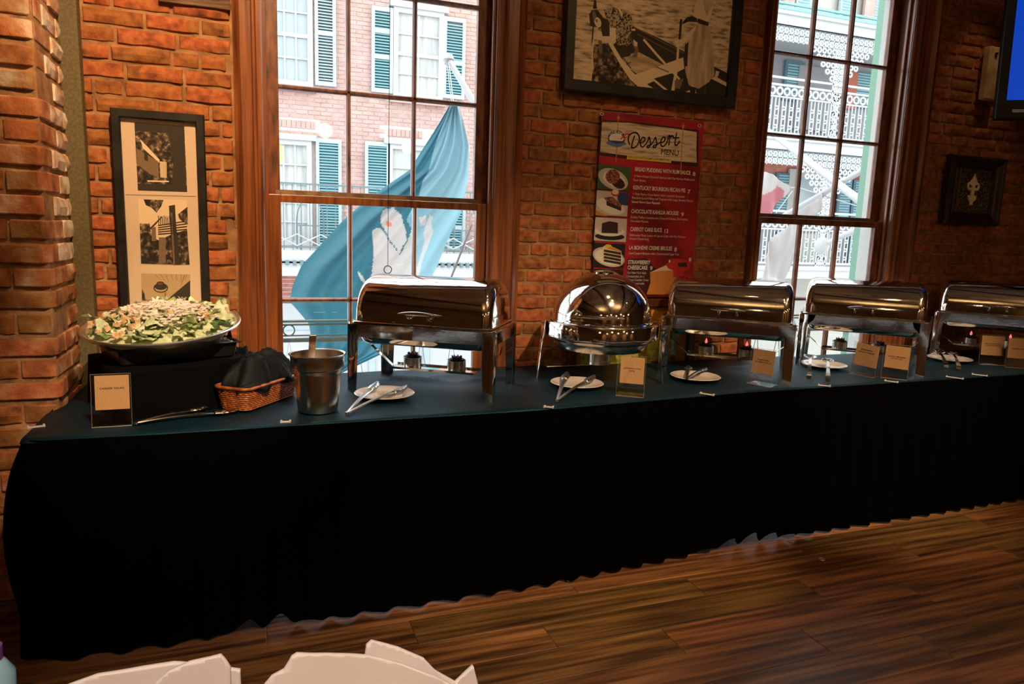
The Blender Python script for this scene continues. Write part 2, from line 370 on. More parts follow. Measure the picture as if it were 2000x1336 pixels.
# ------------------------------------------------------------------ outside: street, facades
PINKB = mat('pale_red_brick', (.62, .36, .31), .9, noise=(5, 4, [(.3, (.58, .34, .3)), (.7, (.72, .46, .41))]), objrand=.12)
PINKM = mat('pale_mortar', (.78, .64, .6), .9)
TEALP = mat('blue_green_shutter_paint', (.17, .36, .4), .5)
GREYP = mat('pale_grey_shutter_paint', (.5, .6, .64), .5)
DARKG = mat('dim_window_glass', (.4, .46, .48), .15, spec=.8)
CURT = mat('white_curtain', (.62, .63, .6), .9, noise=(1.5, 4, [(.35, (.45, .47, .45)), (.65, (.75, .75, .72))]), stretch=(8, 1, .5))
CREAMW = mat('cream_stucco', (.72, .68, .6), .85)
IRON = mat('white_painted_iron', (.7, .75, .75), .5)
IRONG = mat('grey_green_iron', (.16, .24, .25), .5)
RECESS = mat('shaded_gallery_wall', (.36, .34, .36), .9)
tag(MB().box(-30, 60, 3.74, 40, -4.4, -4.3).build('ground', mat('street_asphalt', (.35, .35, .36), .9)), 'grey street far below the windows', kind='structure')
FY = 14.0
def rc(px0, py0, px1, py1, Y):
    a = at(px0, py0, Y); b = at(px1, py1, Y); return min(a.x, b.x), max(a.x, b.x), min(a.z, b.z), max(a.z, b.z)
FB = empty('brick_townhouse', (2.4, FY, -4.3), 0, 'pale red brick townhouse with blue shutters across the street, seen through left window', 'building')
fx0, fx1 = at(480, 300, FY).x, at(1080, 300, FY).x
holes = []
def bar(mb, x0, x1, z0, z1, y0, y1): return mb.box(x0, x1, y0, y1, z0, z1)
def far_window(px0, py0, px1, py1, cols, rows, gl=DARKG, cap=True, warm=False, Y=FY, par=None, slope=.11):
    xa, xb, za, zb = rc(px0, py0, px1, py1, Y)
    holes.append((xa, xb, za, zb))
    f = empty('window', ((xa + xb) / 2, Y, za)); f.parent = par; f.matrix_parent_inverse = Matrix.Translation(-par.location)
    t = .09
    m = MB(); bar(m, xa, xa + t, za, zb, Y - .07, Y + .02); bar(m, xb - t, xb, za, zb, Y - .07, Y + .02); bar(m, xa + t, xb - t, zb - t, zb, Y - .07, Y + .02); bar(m, xa + t, xb - t, za, za + t, Y - .07, Y + .02)
    if cap: bar(m, xa - .08, xb + .08, zb, zb + .1, Y - .12, Y + .05); 
    m.build('frame', WHITEP, f, True)
    x0, x1, z0, z1 = xa + t, xb - t, za + t, zb - t
    m = MB()
    for i in range(1, cols): q = x0 + (x1 - x0) * i / cols; bar(m, q - .016, q + .016, z0, z1, Y - .03, Y - .001)
    for j in range(1, rows):
        q = z0 + (z1 - z0) * j / rows; tt = .035 if j * 2 == rows else .016
        bar(m, x0, x1, q - tt, q + tt, Y - .035, Y - .002)
    m.build('glazing_bars', WHITEP, f, True)
    for i in range(cols):
        for j in range(rows):
            a = x0 + (x1 - x0) * i / cols; b = x0 + (x1 - x0) * (i + 1) / cols; c = z0 + (z1 - z0) * j / rows; d = z0 + (z1 - z0) * (j + 1) / rows
            bar(MB(), a, b, c, d, Y, Y + .015).build('pane', WARMP if (warm and i == 0 and j == rows - 1) else gl, f, True)
    bar(MB(), xa - .06, xb + .06, za - .09, za, Y - .1, Y + .05).build('sill', PINKB if cap else WHITEP, f, True)
WARMP = mat('lamp_lit_pane', (.9, .5, .22), .6, emit=.35)
def shutter(px0, py0, px1, py1, mids, mtf, mts, Y=FY, par=None, sp=.052):
    xa, xb, za, zb = rc(px0, py0, px1, py1, Y)
    f = empty('shutter', ((xa + xb) / 2, Y - .06, za)); f.parent = par; f.matrix_parent_inverse = Matrix.Translation(-par.location)
    t = .06; m = MB(); y0, y1 = Y - .07, Y - .02
    bar(m, xa, xa + t, za, zb, y0, y1); bar(m, xb - t, xb, za, zb, y0, y1); bar(m, xa + t, xb - t, zb - t * 1.3, zb, y0, y1); bar(m, xa + t, xb - t, za, za + t * 1.3, y0, y1)
    for q in mids: z = za + (zb - za) * q; bar(m, xa + t, xb - t, z - .04, z + .04, y0 - .004, y1)
    m.build('frame', mtf, f, True)
    m = MB(); z = za + .1
    while z < zb - .1:
        m.add([(xa + t, y0 + .005, z), (xb - t, y0 + .005, z), (xb - t, y1 - .002, z + sp * .55), (xa + t, y1 - .002, z + sp * .55), (xa + t, y0 + .005, z + .012), (xb - t, y0 + .005, z + .012), (xb - t, y1 - .002, z + sp * .55 + .012), (xa + t, y1 - .002, z + sp * .55 + .012)],
              [(0, 1, 2, 3), (4, 7, 6, 5), (0, 4, 5, 1), (2, 6, 7, 3), (0, 3, 7, 4), (1, 5, 6, 2)]); z += sp
    tag(m.build('slat', mts, f, True), kind='stuff')
    bar(MB(), xa + t, xb - t, za + t, zb - t, Y - .014, Y - .01).build('backing', mat('shutter_shadow_gap', (.05, .11, .12), .9), f, True)
far_window(520, -40, 611, 172, 3, 4, DARKG, par=FB)
far_window(768, 14, 863, 200, 2, 4, CURT, par=FB)
far_window(520, 270, 610, 480, 3, 5, CURT, par=FB, warm=True)
far_window(757, 281, 850, 480, 2, 5, CURT, par=FB)
far_window(866, 290, 960, 470, 2, 5, CURT, cap=False, par=FB) if False else None
shutter(613, -50, 656, 171, (.48,), GREYP, GREYP, par=FB)
shutter(725, 12, 766, 184, (.42, .72), GREYP, TEALP, par=FB)
shutter(866, 33, 905, 196, (.45,), GREYP, TEALP, par=FB)
shutter(616, 270, 667, 482, (.45,), GREYP, TEALP, par=FB)
shutter(712, 276, 759, 482, (.45,), GREYP, TEALP, par=FB)
shutter(872, 400, 906, 488, (.5,), GREYP, TEALP, par=FB)
# wall body with flush openings (mortar ground) and thousands of bricks as one geometry
zb0, zb1 = -4.3, 9.0
MB().box(fx0, fx1, FY + .02, FY + .4, zb0, zb1).build('wall', PINKM, FB, True)
m = MB(); rd2 = random.Random(5); k = 0; z = at(700, 740, FY).z - .3
def blocked(x0, x1, z0, z1):
    for a, b, c, d in holes:
        if x1 > a and x0 < b and z1 > c and z0 < d: return True
    return False
lint = []
for (pa, pb, pya, pyb) in ((541, 624, 232, 253), (758, 832, 251, 271), (758, 866, -10, 10)):
    xa, xb, za, zb = rc(pa, pya, pb, pyb, FY); lint.append((xa, xb, za, zb)); n_ = int((xb - xa) / .085)
    for i in range(n_): m.box(xa + i * .085, xa + i * .085 + .07, FY, FY + .05, za, zb)
holes += lint
while z < 7.2:
    x = fx0 + (k % 2) * .11
    while x < at(1000, 300, FY).x:
        if not blocked(x, x + .2, z, z + .06): m.box(x, x + .205, FY + rd2.uniform(0, .01), FY + .05, z, z + .062)
        x += .22
    z += .076; k += 1
tag(m.build('brick', PINKB, FB, True), kind='stuff')
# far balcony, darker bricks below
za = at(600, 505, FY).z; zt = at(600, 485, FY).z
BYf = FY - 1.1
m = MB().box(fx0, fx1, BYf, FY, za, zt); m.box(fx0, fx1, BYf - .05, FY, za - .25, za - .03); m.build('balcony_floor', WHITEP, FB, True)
m = MB(); q = fx0
while q < fx1: m.box(q, q + .06, BYf - .1, BYf, za - .06, za + .02); q += .12
tag(m.build('balcony_dentils', IRONG, FB, True), kind='stuff')
m = MB()
bz = at(600, 470, BYf).z
rz1 = bz + .95
for q in range(int((fx1 - fx0) / .145)): x = fx0 + q * .145; m.box(x, x + .014, BYf + .02, BYf + .034, zt, rz1)
m.box(fx0, fx1, BYf, BYf + .04, rz1, rz1 + .03); m.box(fx0, fx1, BYf, BYf + .04, zt + .05, zt + .08)
m.build('balcony_railing', IRONG, FB, True)
m = MB(); 
for q in range(14): m.tube([(fx0 + .4 * q, BYf - .01, zt + .08), (fx0 + .4 * q + .4, BYf - .01, zt + .28)], .012, 4); m.tube([(fx0 + .4 * q, BYf - .01, zt + .28), (fx0 + .4 * q + .4, BYf - .01, zt + .08)], .012, 4)
m.build('cross_bracing', IRON, FB, True)
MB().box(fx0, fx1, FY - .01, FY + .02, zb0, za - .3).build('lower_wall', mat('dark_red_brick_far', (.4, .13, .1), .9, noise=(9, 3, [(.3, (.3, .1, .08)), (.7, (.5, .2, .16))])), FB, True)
zq = at(600, 592, FY).z
MB().box(fx0, fx1, FY - .06, FY - .01, zb0, zq).build('ground_floor_front', WHITEP, FB, True)
m = MB()
for q in range(int((fx1 - fx0) / 1.1)): m.box(fx0 + q * 1.1, fx0 + q * 1.1 + .12, FY - .1, FY - .06, zb0, zq)
m.box(fx0, fx1, FY - .1, FY - .06, zq - .5, zq - .38).build('shopfront_frame', mat('grey_shopfront_paint', (.35, .42, .45), .6), FB, True)
m = MB(); z = zq + .05
while z < za - .32:
    m.box(fx0, at(1000, 560, FY).x, FY - .014, FY, z, z + .012); z += .08
m.build('lower_wall_joints', PINKM, FB, True)
# wire chairs on the far balcony
def wire_chair(px, py, Y, lab, fl=1):
    b = at(px, py, Y); r = empty('wire_chair', (b.x, Y, zt), 0, lab, 'chair'); X = b.x; m = MB()
    arch = [(X + .24 * fl * sin(t) , Y - .1, zt + .5 + .42 * cos(t)) for t in [i * pi / 14 - pi / 2 for i in range(15)]]
    m.tube([(X - .24, Y - .1, zt)] + arch + [(X + .24, Y - .1, zt)], .012, 5); m.build('frame', IRONG, r, True)
    MB().box(X - .22, X + .22, Y - .5, Y - .1, zt + .42, zt + .44).build('seat', IRONG, r, True)
    for q in (-.2, .2): MB().tube([(X + q, Y - .48, zt), (X + q, Y - .48, zt + .42)], .012, 5).build('leg', IRONG, r, True)
wire_chair(606, 500, FY - .3, 'arched wire chair on the far balcony seen at left of the flag')
wire_chair(905, 500, FY - .3, 'arched wire chair on the far balcony seen at right of the flag')
# ------------------------------------------------------------------ second building with iron gallery (right window)
GY = 12.0; BY2 = 13.6
GB = empty('gallery_house', (12, BY2, -4.3), 0, 'pale house with white lace ironwork galleries seen through the right window', 'building')
gx0, gx1 = 9.2, 14.6
MB().box(gx0, gx1, BY2, BY2 + .4, -4.3, 9.5).build('wall', CREAMW, GB, True)
def gz(px, py, Y=GY): return at(px, py, Y).z
z_f2 = gz(1600, 290); z_f1 = gz(1600, 524); z_r3 = gz(1600, 48)
HF = .24
for (nm_, z) in (('gallery_roof', z_r3), ('gallery_floor', z_f2 + .03), ('gallery_floor', z_f1 - .1)):
    m = MB().box(gx0, gx1, GY - .05, BY2, z - HF / 2, z + HF / 2); m.box(gx0, gx1, GY - .12, GY, z + HF / 2 - .06, z + HF / 2 + .02); m.box(gx0, gx1, GY - .08, GY, z - HF / 2, z - HF / 2 + .04)
    m.build(nm_, WHITEP, GB, True)
m = MB().box(gx0, gx1, GY - .14, GY - .05, z_r3 + HF / 2 + .01, z_r3 + HF / 2 + .07).box(gx0, gx1, GY - .1, GY - .04, z_r3 + HF / 2 + .12, z_r3 + HF / 2 + .16); m.build('cornice_line', TEALP, GB, True)
# walls within the galleries: shaded stucco, red brick strips, dark shutters
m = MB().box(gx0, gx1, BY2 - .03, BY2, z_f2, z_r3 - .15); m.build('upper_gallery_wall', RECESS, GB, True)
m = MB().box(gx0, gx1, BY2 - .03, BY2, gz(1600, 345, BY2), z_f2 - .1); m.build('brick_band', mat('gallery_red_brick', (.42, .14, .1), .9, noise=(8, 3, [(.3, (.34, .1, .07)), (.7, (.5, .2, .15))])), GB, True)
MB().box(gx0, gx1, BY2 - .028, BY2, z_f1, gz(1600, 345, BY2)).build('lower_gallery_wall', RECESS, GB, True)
NS = [0]
def gsh(px0, py0, px1, py1, mt, nm='shutter', Y=BY2):
    NS[0] += 1; Y = Y - .004 * NS[0]
    xa, xb, za, zb = rc(px0, py0, px1, py1, Y); 
    m = MB().box(xa, xb, Y - .1, Y - .03, za, zb); o = m.build(nm, mt, GB, True)
    s_ = MB(); z = za + .08
    while z < zb - .06: s_.box(xa + .05, xb - .05, Y - .115, Y - .1, z, z + .03); z += .06
    if nm == 'shutter': tag(s_.build('slat', TEALP if mt is not TEALP else GREYP, o), kind='stuff')
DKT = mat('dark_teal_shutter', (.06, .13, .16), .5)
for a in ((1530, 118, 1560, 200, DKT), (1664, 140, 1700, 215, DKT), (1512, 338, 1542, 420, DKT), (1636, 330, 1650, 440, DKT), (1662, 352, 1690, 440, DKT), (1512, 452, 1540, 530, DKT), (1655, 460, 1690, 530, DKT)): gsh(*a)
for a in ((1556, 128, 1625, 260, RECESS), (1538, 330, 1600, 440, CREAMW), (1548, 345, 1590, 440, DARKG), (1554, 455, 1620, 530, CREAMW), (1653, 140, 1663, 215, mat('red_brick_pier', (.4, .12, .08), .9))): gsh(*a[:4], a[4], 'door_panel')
for a in ((1553, -30, 1577, 24), (1640, -30, 1664, 44), (1702, -20, 1718, 60)): gsh(*a, GREYP)
for a in ((1530, -30, 1545, 20), (1688, -30, 1702, 50)): gsh(*a, PINKB, 'brick_panel')
# lace ironwork
def ring(m, x, z, r, Y, t=.014, n=10, th=.02):
    vs = []; 
    for k in range(n):
        a = 2 * pi * k / n
        for rr, yy in ((r - t, Y), (r + t, Y), (r + t, Y + th), (r - t, Y + th)): vs.append((x + rr * cos(a), yy, z + rr * sin(a)))
    m.add(vs, [(k * 4 + j, k * 4 + (j + 1) % 4, ((k + 1) % n) * 4 + (j + 1) % 4, ((k + 1) % n) * 4 + j) for k in range(n) for j in range(4)])
def diag(m, x0, z0, x1, z1, Y, t=.012): m.tube([(x0, Y, z0), (x1, Y, z1)], t, 4)
def lace(x0, x1, z0, z1, Y, u=.13):
    m = MB(); nx = max(1, round((x1 - x0) / u)); nz = max(1, round((z1 - z0) / u)); ux = (x1 - x0) / nx; uz = (z1 - z0) / nz
    for i in range(nx):
        for j in range(nz):
            cx, cz = x0 + (i + .5) * ux, z0 + (j + .5) * uz
            ring(m, cx, cz, min(ux, uz) * .36, Y, .016, 8)
            diag(m, cx - ux / 2, cz - uz / 2, cx + ux / 2, cz + uz / 2, Y + .01, .011); diag(m, cx - ux / 2, cz + uz / 2, cx + ux / 2, cz - uz / 2, Y + .01, .011)
    return m
pxs = at(1640, 120, GY).x; posts = (pxs - 2.6, pxs, pxs + 2.6)
for (zf, ztop) in ((z_f2 + .15, z_r3 - HF / 2), (z_f1 + .02, z_f2 - .09)):
    tag(lace(gx0, gx1, ztop - .3, ztop - .02, GY - .02).build('iron_frieze', IRON, GB, True), kind='stuff')
    for p in posts:
        b = MB()
        for s_ in (-1, 1):
            for i in range(5):
                for j in range(5 - i): ring(b, p + s_ * (.17 + i * .13), ztop - .36 - j * .13, .045, GY - .02, .018, 8)
        tag(b.build('iron_bracket', IRON, GB, True), kind='stuff')
        pm_ = lace(p - .12, p + .12, zf, ztop - .3, GY - .02, .12); pm_.box(p - .14, p - .115, GY - .03, GY, zf, ztop - .3).box(p + .115, p + .14, GY - .03, GY, zf, ztop - .3)
        pm_.build('iron_post', IRON, GB, True)
    rt = zf + 1.12
    m = MB().box(gx0, gx1, GY - .03, GY + .01, rt, rt + .04).box(gx0, gx1, GY - .03, GY + .01, rt - .14, rt - .1).box(gx0, gx1, GY - .03, GY + .01, rt - .36, rt - .33).box(gx0, gx1, GY - .03, GY + .01, zf + .06, zf + .1)
    m.build('railing_rails', IRON, GB, True)
    m = MB(); x = gx0
    while x < gx1:
        ring(m, x + .09, rt - .235, .07, GY - .02, .02, 8)
        m.box(x, x + .02, GY - .02, GY, zf + .08, rt - .34)
        m.box(x + .09, x + .105, GY - .02, GY, zf + .08, rt - .34)
        for q in (.2, .38, .56): ring(m, x + .05, zf + q, .035, GY - .02, .012, 6); 
        x += .18
    tag(m.build('iron_baluster', IRON, GB, True), kind='stuff')
# ------------------------------------------------------------------ own gallery outside the windows
GF = empty('gallery_railing', (2, 4.5, -.02), 0, 'grey wrought-iron gallery railing with circles and V-shaped bars just outside the windows', 'railing')
RY = 4.5
zr = [at(600, 627, RY).z, at(600, 634, RY).z, at(600, 655, RY).z, at(600, 664, RY).z]
m = MB().box(-1.2, 4.6, RY - .02, RY + .02, zr[0] - .006, zr[0] + .006).box(-1.2, 4.6, RY - .01, RY + .01, zr[2] - .004, zr[2] + .004).box(-1.2, 4.6, RY - .02, RY + .02, zr[3] - .01, zr[3] + .012).box(-1.2, 4.6, RY - .01, RY + .01, zr[1] - .004, zr[1] + .004).box(-1.2, 4.6, RY - .02, RY + .02, .06, .09)
m.build('rail', IRONG, GF, True)
m = MB(); u = .415; zc = (zr[1] + zr[2]) / 2; x = at(564, 640, RY).x - u * 3
X_RINGS = [x + u * i for i in range(13) if x + u * i < 4.5]
for q in X_RINGS:
    m = MB(); ring(m, q, zc, (zr[1] - zr[2]) / 2, RY - .006, .004, 18, .012); m.build('circle_ornament', IRONG, GF, True)
for q in X_RINGS:
    for o_ in (0, u / 2):
        m = MB(); m.tube([(q + o_ - .1, RY, .08), (q + o_, RY, zr[3]), (q + o_ + .1, RY, .08)], .005, 5); m.build('v_bar', IRONG, GF, True)
tag(MB().box(-2, 7, 3.735, 4.7, -.2, -.03).build('gallery_deck', mat('grey_deck_paint', (.42, .45, .46), .7)), kind='structure')
o = MB().box(4.62, 4.71, 4.42, 4.50, -.03, 4.2).build('gallery_post', GREENP, bevel=.004); tag(o, 'green square gallery post outside the right window', 'post')

# outdoor paint and masonry albedos scaled down to balance the bright overcast sky
def dim_albedo(m, k):
    N = m.node_tree.nodes; b = N['Principled BSDF']; c = b.inputs['Base Color'].default_value; b.inputs['Base Color'].default_value = (c[0] * k, c[1] * k, c[2] * k, 1)
    for n_ in N:
        if n_.type == 'VALTORGB':
            for e in n_.color_ramp.elements: c = e.color; e.color = (c[0] * k, c[1] * k, c[2] * k, 1)
for m_ in (PINKB, PINKM, GREYP, DARKG, CURT, IRONG, RECESS, PLASTER, GREENP): dim_albedo(m_, .70)
for m_ in (CREAMW, IRON, WHITEP): dim_albedo(m_, .56)
# ------------------------------------------------------------------ flag outside the left window
FLY = 4.95
Lp = [(205, 879), (260, 848), (330, 806), (385, 726), (430, 674), (475, 632), (520, 590), (560, 572), (590, 566), (605, 580), (632, 603), (650, 606), (690, 606), (727, 612), (745, 640)]
Rp = [(205, 894), (285, 919), (345, 921), (410, 911), (470, 882), (545, 852), (600, 828), (660, 800), (690, 772), (745, 650)]
def interp(T, y):
    for (a, x0), (b, x1) in zip(T, T[1:]):
        if a <= y <= b: return x0 + (x1 - x0) * (y - a) / (b - a)
    return T[-1][1] if y > T[-1][0] else T[0][1]
PEL = [  # white pelican, wings and torn scroll on the blue cloth
    [(745, 410), (768, 405), (782, 420), (788, 445), (786, 470), (782, 478), (779, 478), (770, 505), (769, 486), (752, 455), (744, 438), (742, 422)],
    [(733, 446), (741, 444), (753, 462), (766, 484), (773, 500), (790, 465), (803, 430), (806, 470), (806, 560), (718, 560), (722, 540), (728, 500), (725, 470), (727, 452)],
    [(812, 423), (824, 422), (823, 438), (812, 442)], [(830, 418), (838, 425), (836, 436), (841, 450), (836, 470), (830, 500), (825, 545), (813, 545), (818, 500), (824, 470), (822, 450)],
    [(697, 530), (702, 532), (712, 548), (713, 556), (702, 545)]]
RED = [[(753, 432), (763, 434), (763, 444), (754, 443)]]
NU, NVV = 120, 200
def flagp(u, v):
    py = 205 + v * (745 - 205); a, b = interp(Lp, py), interp(Rp, py); px = a + (b - a) * u
    f = .10 * sin(5.2 * u + 3 * v + .5) * min(1, v * 2.2) + .05 * sin(14 * u * (1 - .4 * v) + 6 * v) * min(1, v * 3) + .025 * sin(30 * u + 11 * v)
    p = at(px, py, FLY); q = p.copy(); q.y = FLY + f
    return q
m = MB(); m.grid(flagp, NU, NVV)
for j in range(NVV):
    for i in range(NU):
        u, v = (i + .5) / NU, (j + .5) / NVV; py = 205 + v * 540; a, b = interp(Lp, py), interp(Rp, py); px = a + (b - a) * u
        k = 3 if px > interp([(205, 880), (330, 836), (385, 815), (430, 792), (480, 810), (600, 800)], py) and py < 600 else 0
        if u > .93 and py < 300: k = 1
        for P_ in PEL:
            if pip(px, py, P_): k = 1
        for P_ in RED:
            if pip(px, py, P_): k = 2
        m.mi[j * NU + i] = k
def clothmat(name, c, tr):
    mt = mat(name, c, .7, sheen=.1); nt = mt.node_tree; N = nt.nodes; t = N.new('ShaderNodeBsdfTranslucent'); t.inputs[0].default_value = (*c, 1); x = N.new('ShaderNodeMixShader'); x.inputs[0].default_value = tr
    nt.links.new(N['Principled BSDF'].outputs[0], x.inputs[1]); nt.links.new(t.outputs[0], x.inputs[2]); nt.links.new(x.outputs[0], N['Material Output'].inputs[0]); return mt
FBLUE = clothmat('teal_blue_flag_cloth', (.045, .19, .26), .5); FLIGHT = clothmat('backlit_flag_cloth', (.27, .47, .55), .6); FWHITE = clothmat('white_flag_cloth', (.62, .6, .6), .5); FRED = clothmat('coral_flag_print', (.8, .25, .18), .5)  # paler blue has the sky glow through the cloth put into its colour
fr = empty('flag', (at(880, 205, FLY).x, FLY, at(880, 205, FLY).z), 0, 'large blue flag with a white pelican hanging outside the left window', 'flag')
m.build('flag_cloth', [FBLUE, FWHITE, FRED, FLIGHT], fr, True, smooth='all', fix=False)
a = at(876, 116, FLY + .5); b = at(925, 200, FLY + .2); c = at(1060, 430, 4.3)
pr = empty('flagpole', tuple(c), 0, 'white flagpole with round finial angled outside the left window', 'flagpole')
MB().tube([a, b, c], [.022, .026, .03], 10).build('pole', WHITEP, pr, True, smooth=True)
MB().lathe([(0, -.045), (.03, -.035), (.045, 0), (.03, .035), (0, .045)], 14, a).build('finial', WHITEP, pr, True, smooth=True)
tag(MB().tube([a, flagp(.4, 0)], .004, 5).tube([at(873, 122, FLY + .48), flagp(.2, 0)], .003, 5).build('halyard', WHITEP), 'thin white halyard from the flagpole finial down to the blue flag', 'rope')
tag(MB().tube([at(921, 440, 4.5), at(880, 545, 4.5), at(838, 638, 4.5)], .007, 6).build('guy_rod', mat('grey_rod', (.4, .38, .38), .4, .5)), 'thin grey slanted rod at the right edge of the left window', 'rod')
# poles and flags outside the right window
def pole(p, q, Y0, Y1, r0, r1, lab): 
    o = MB().tube([at(*p, Y0), at(*q, Y1)], [r0, r1], 12).build('flagpole', WHITEP, smooth=True); tag(o, lab, 'flagpole')
pole((1500, 255), (1700, 408), 7.5, 5.6, .032, .044, 'white flagpole sloping down to the right across the right window')
pole((1530, 422), (1690, 330), 7.2, 5.8, .03, .03, 'white flagpole sloping up to the right behind the other pole')
tag(MB().tube([at(1540, 366, 6.8), at(1565, 368, 6.7), at(1640, 392, 6.3), at(1700, 410, 6)], .006, 5).tube([at(1548, 373, 6.8), at(1516, 416, 6.8)], .006, 5).build('halyard', WHITEP), 'thin white lines tied between the poles in the right window', 'rope')
def fabric(name, P_, Y, mt, lab, cat, amp=.05, nu=24, nv=24):
    xs = [p[0] for p in P_]; ys = [p[1] for p in P_]
    bm = bmesh.new(); vs = [bm.verts.new(at(x, y, Y)) for x, y in P_]; bm.faces.new(vs)
    for t in range(1, 30):
        for ax, lo, hi in (((1, 0, 0), at(min(xs), ys[0], Y).x, at(max(xs), ys[0], Y).x), ((0, 0, 1), at(xs[0], max(ys), Y).z, at(xs[0], min(ys), Y).z)):
            co = Vector(ax) * (lo + (hi - lo) * t / 30) + Vector((0, Y, 0)) * 1
            bmesh.ops.bisect_plane(bm, geom=bm.verts[:] + bm.edges[:] + bm.faces[:], plane_co=co, plane_no=ax)
    for v in bm.verts: v.co.y += amp * sin(v.co.x * 14 + v.co.z * 5) + amp * .5 * sin(v.co.x * 31 - v.co.z * 3)
    me = bpy.data.meshes.new(name); bm.to_mesh(me); bm.free(); me.materials.append(mt); me.polygons.foreach_set('use_smooth', [True] * len(me.polygons))
    o = link(name, me); md = o.modifiers.new('s', 'SOLIDIFY'); md.thickness = .006; tag(o, lab, cat); return o
FPINK = clothmat('pink_flag_cloth', (.6, .27, .3), .5)
fabric('white_flag', [(1482, 545), (1490, 500), (1535, 436), (1567, 410), (1600, 380), (1628, 372), (1604, 400), (1570, 440), (1548, 485), (1536, 545), (1530, 640), (1480, 640)], 6.4, FWHITE, 'white furled flag drooping outside the right window, lower left panes', 'flag')
o = fabric('striped_flag', [(1500, 336), (1512, 341), (1541, 366), (1534, 382), (1501, 420), (1485, 420), (1480, 336)], 6.7, FWHITE, 'white and pink flag corner at the left edge of the right window', 'flag', .03)
o.data.materials.append(FPINK)
for p in o.data.polygons:
    c_ = p.center; d = c_ - EYE; wz = d.dot(CF); px = 1000 + FPX * d.dot(CR) / wz; py = 668 - FPX * d.dot(CU) / wz
    if pip(px, py, [(1480, 385), (1508, 373), (1518, 363), (1531, 372), (1530, 384), (1500, 430), (1480, 430)]): p.material_index = 1
bl0 = at(1605, 481, 7)
m = MB().lathe([(0, .11), (.05, .1), (.085, .05), (.09, 0), (.075, -.06), (.035, -.1), (0, -.11)], 20, bl0).tube([bl0, at(1640, 463, 6.8), at(1700, 440, 6.4)], [.03, .032, .045], 10)
tag(m.build('globe_finial', WHITEP, smooth=True), 'white ball finial on an arm outside the right window', 'finial')
# ------------------------------------------------------------------ flat printed art and lettering on a plane facing the room
def onz(px, py, z):
    d = ray(px, py); return EYE + d * ((z - EYE.z) / d.z)
_TC = {}
def text_geo(s, bold=0.0):
    k = (s, bold)
    if k in _TC: return _TC[k]
    c = bpy.data.curves.new('t', 'FONT'); c.body = s; c.size = 1; c.offset = bold; c.resolution_u = 3; o = bpy.data.objects.new('t', c); COL.objects.link(o)
    me = o.to_mesh(); vs = [(v.co.x, v.co.y) for v in me.vertices]; fs = [tuple(p.vertices) for p in me.polygons]; o.to_mesh_clear()
    bpy.data.objects.remove(o); bpy.data.curves.remove(c); _TC[k] = (vs, fs); return _TC[k]
class Art:
    def __init__(s, Y, fn=None): s.mb = MB(); s.Y = Y; s.n = 0; s.fn = fn or (lambda x, y: (at(x, y, Y).x, at(x, y, Y).z)); s.step = .00006
    def raw(s, vs2, fs, mi):
        s.n += 1; y = s.Y - s.n * s.step; s.mb.cur = mi; s.mb.add([(a, y, b) for a, b in vs2], fs)
    def poly(s, P, mi, loc=False):
        Q = [p if loc else s.fn(*p) for p in P]
        from mathutils.geometry import tessellate_polygon
        t = tessellate_polygon([[Vector((a, b, 0)) for a, b in Q]]); s.raw(Q, [tuple(x) for x in t], mi)
    def ell(s, cx, cy, rx, ry, mi, rot=0, n=20):
        s.poly([(cx + rx * cos(t) * cos(rot) - ry * sin(t) * sin(rot), cy + rx * cos(t) * sin(rot) + ry * sin(t) * cos(rot)) for t in [2 * pi * k / n for k in range(n)]], mi)
    def line(s, P, wpx, mi):
        for (a, b), (c, d) in zip(P, P[1:]):
            L_ = sqrt((c - a) ** 2 + (d - b) ** 2) or 1; nx, ny = -(d - b) / L_ * wpx / 2, (c - a) / L_ * wpx / 2
            s.poly([(a + nx, b + ny), (a - nx, b - ny), (c - nx, d - ny), (c + nx, d + ny)], mi); s.ell(c, d, wpx / 2, wpx / 2, mi, n=8); s.n -= 2
        s.n += 2
    def text(s, t, xl, xr, yb, cap, mi, bold=.0, loc=False):
        vs, fs = text_geo(t, bold); x0 = min(v[0] for v in vs); x1 = max(v[0] for v in vs)
        if loc: X0, X1, Z0, ch = xl, xr, yb, cap
        else: X0, Z0 = s.fn(xl, yb); X1 = s.fn(xr, yb + .12 * (xr - xl))[0]; ch = abs(s.fn(xl, yb - cap)[1] - Z0)
        s.raw([(X0 + (a - x0) / (x1 - x0) * (X1 - X0), Z0 + b / .73 * ch) for a, b in vs], fs, mi)
    def build(s, name, mats, par=None, world=True): return s.mb.build(name, mats, par, world, fix=False)
def hang_frame(name, X0, X1, Z0, Z1, Yb, depth, bw, mt, lab, cat, prof=None):
    r = empty(name, ((X0 + X1) / 2, Yb, Z0), 0, lab, cat)
    MB().box(X0 + .004, X1 - .004, Yb - .006, Yb, Z0 + .004, Z1 - .004).build('backing_board', FRAMEB, r, True)
    prof = prof or [(0, 0), (0, .85), (.12, 1), (.85, 1), (1, .75), (1, 0)]
    for k in range(4):
        m = MB(); n = len(prof)
        C = [(X0, Z0), (X1, Z0), (X1, Z1), (X0, Z1)]; D = [(1, 1), (-1, 1), (-1, -1), (1, -1)]
        vs = []
        for q in (k, (k + 1) % 4):
            for t, d in prof: vs.append((C[q][0] + D[q][0] * bw * t, Yb - depth * d, C[q][1] + D[q][1] * bw * t))
        m.add(vs, [(i, (i + 1) % n, n + (i + 1) % n, n + i) for i in range(n)] + [tuple(range(n)), tuple(range(n, 2 * n))[::-1]])
        m.build('frame_rail', mt, r, True)
    return r
SEP = clr('print_paper_cream', (.7, .54, .4), .8); SD = clr('print_dark', (.03, .022, .015), .7); SM = clr('print_mid', (.2, .13, .075), .7); SL = clr('print_light', (.8, .63, .43), .7)
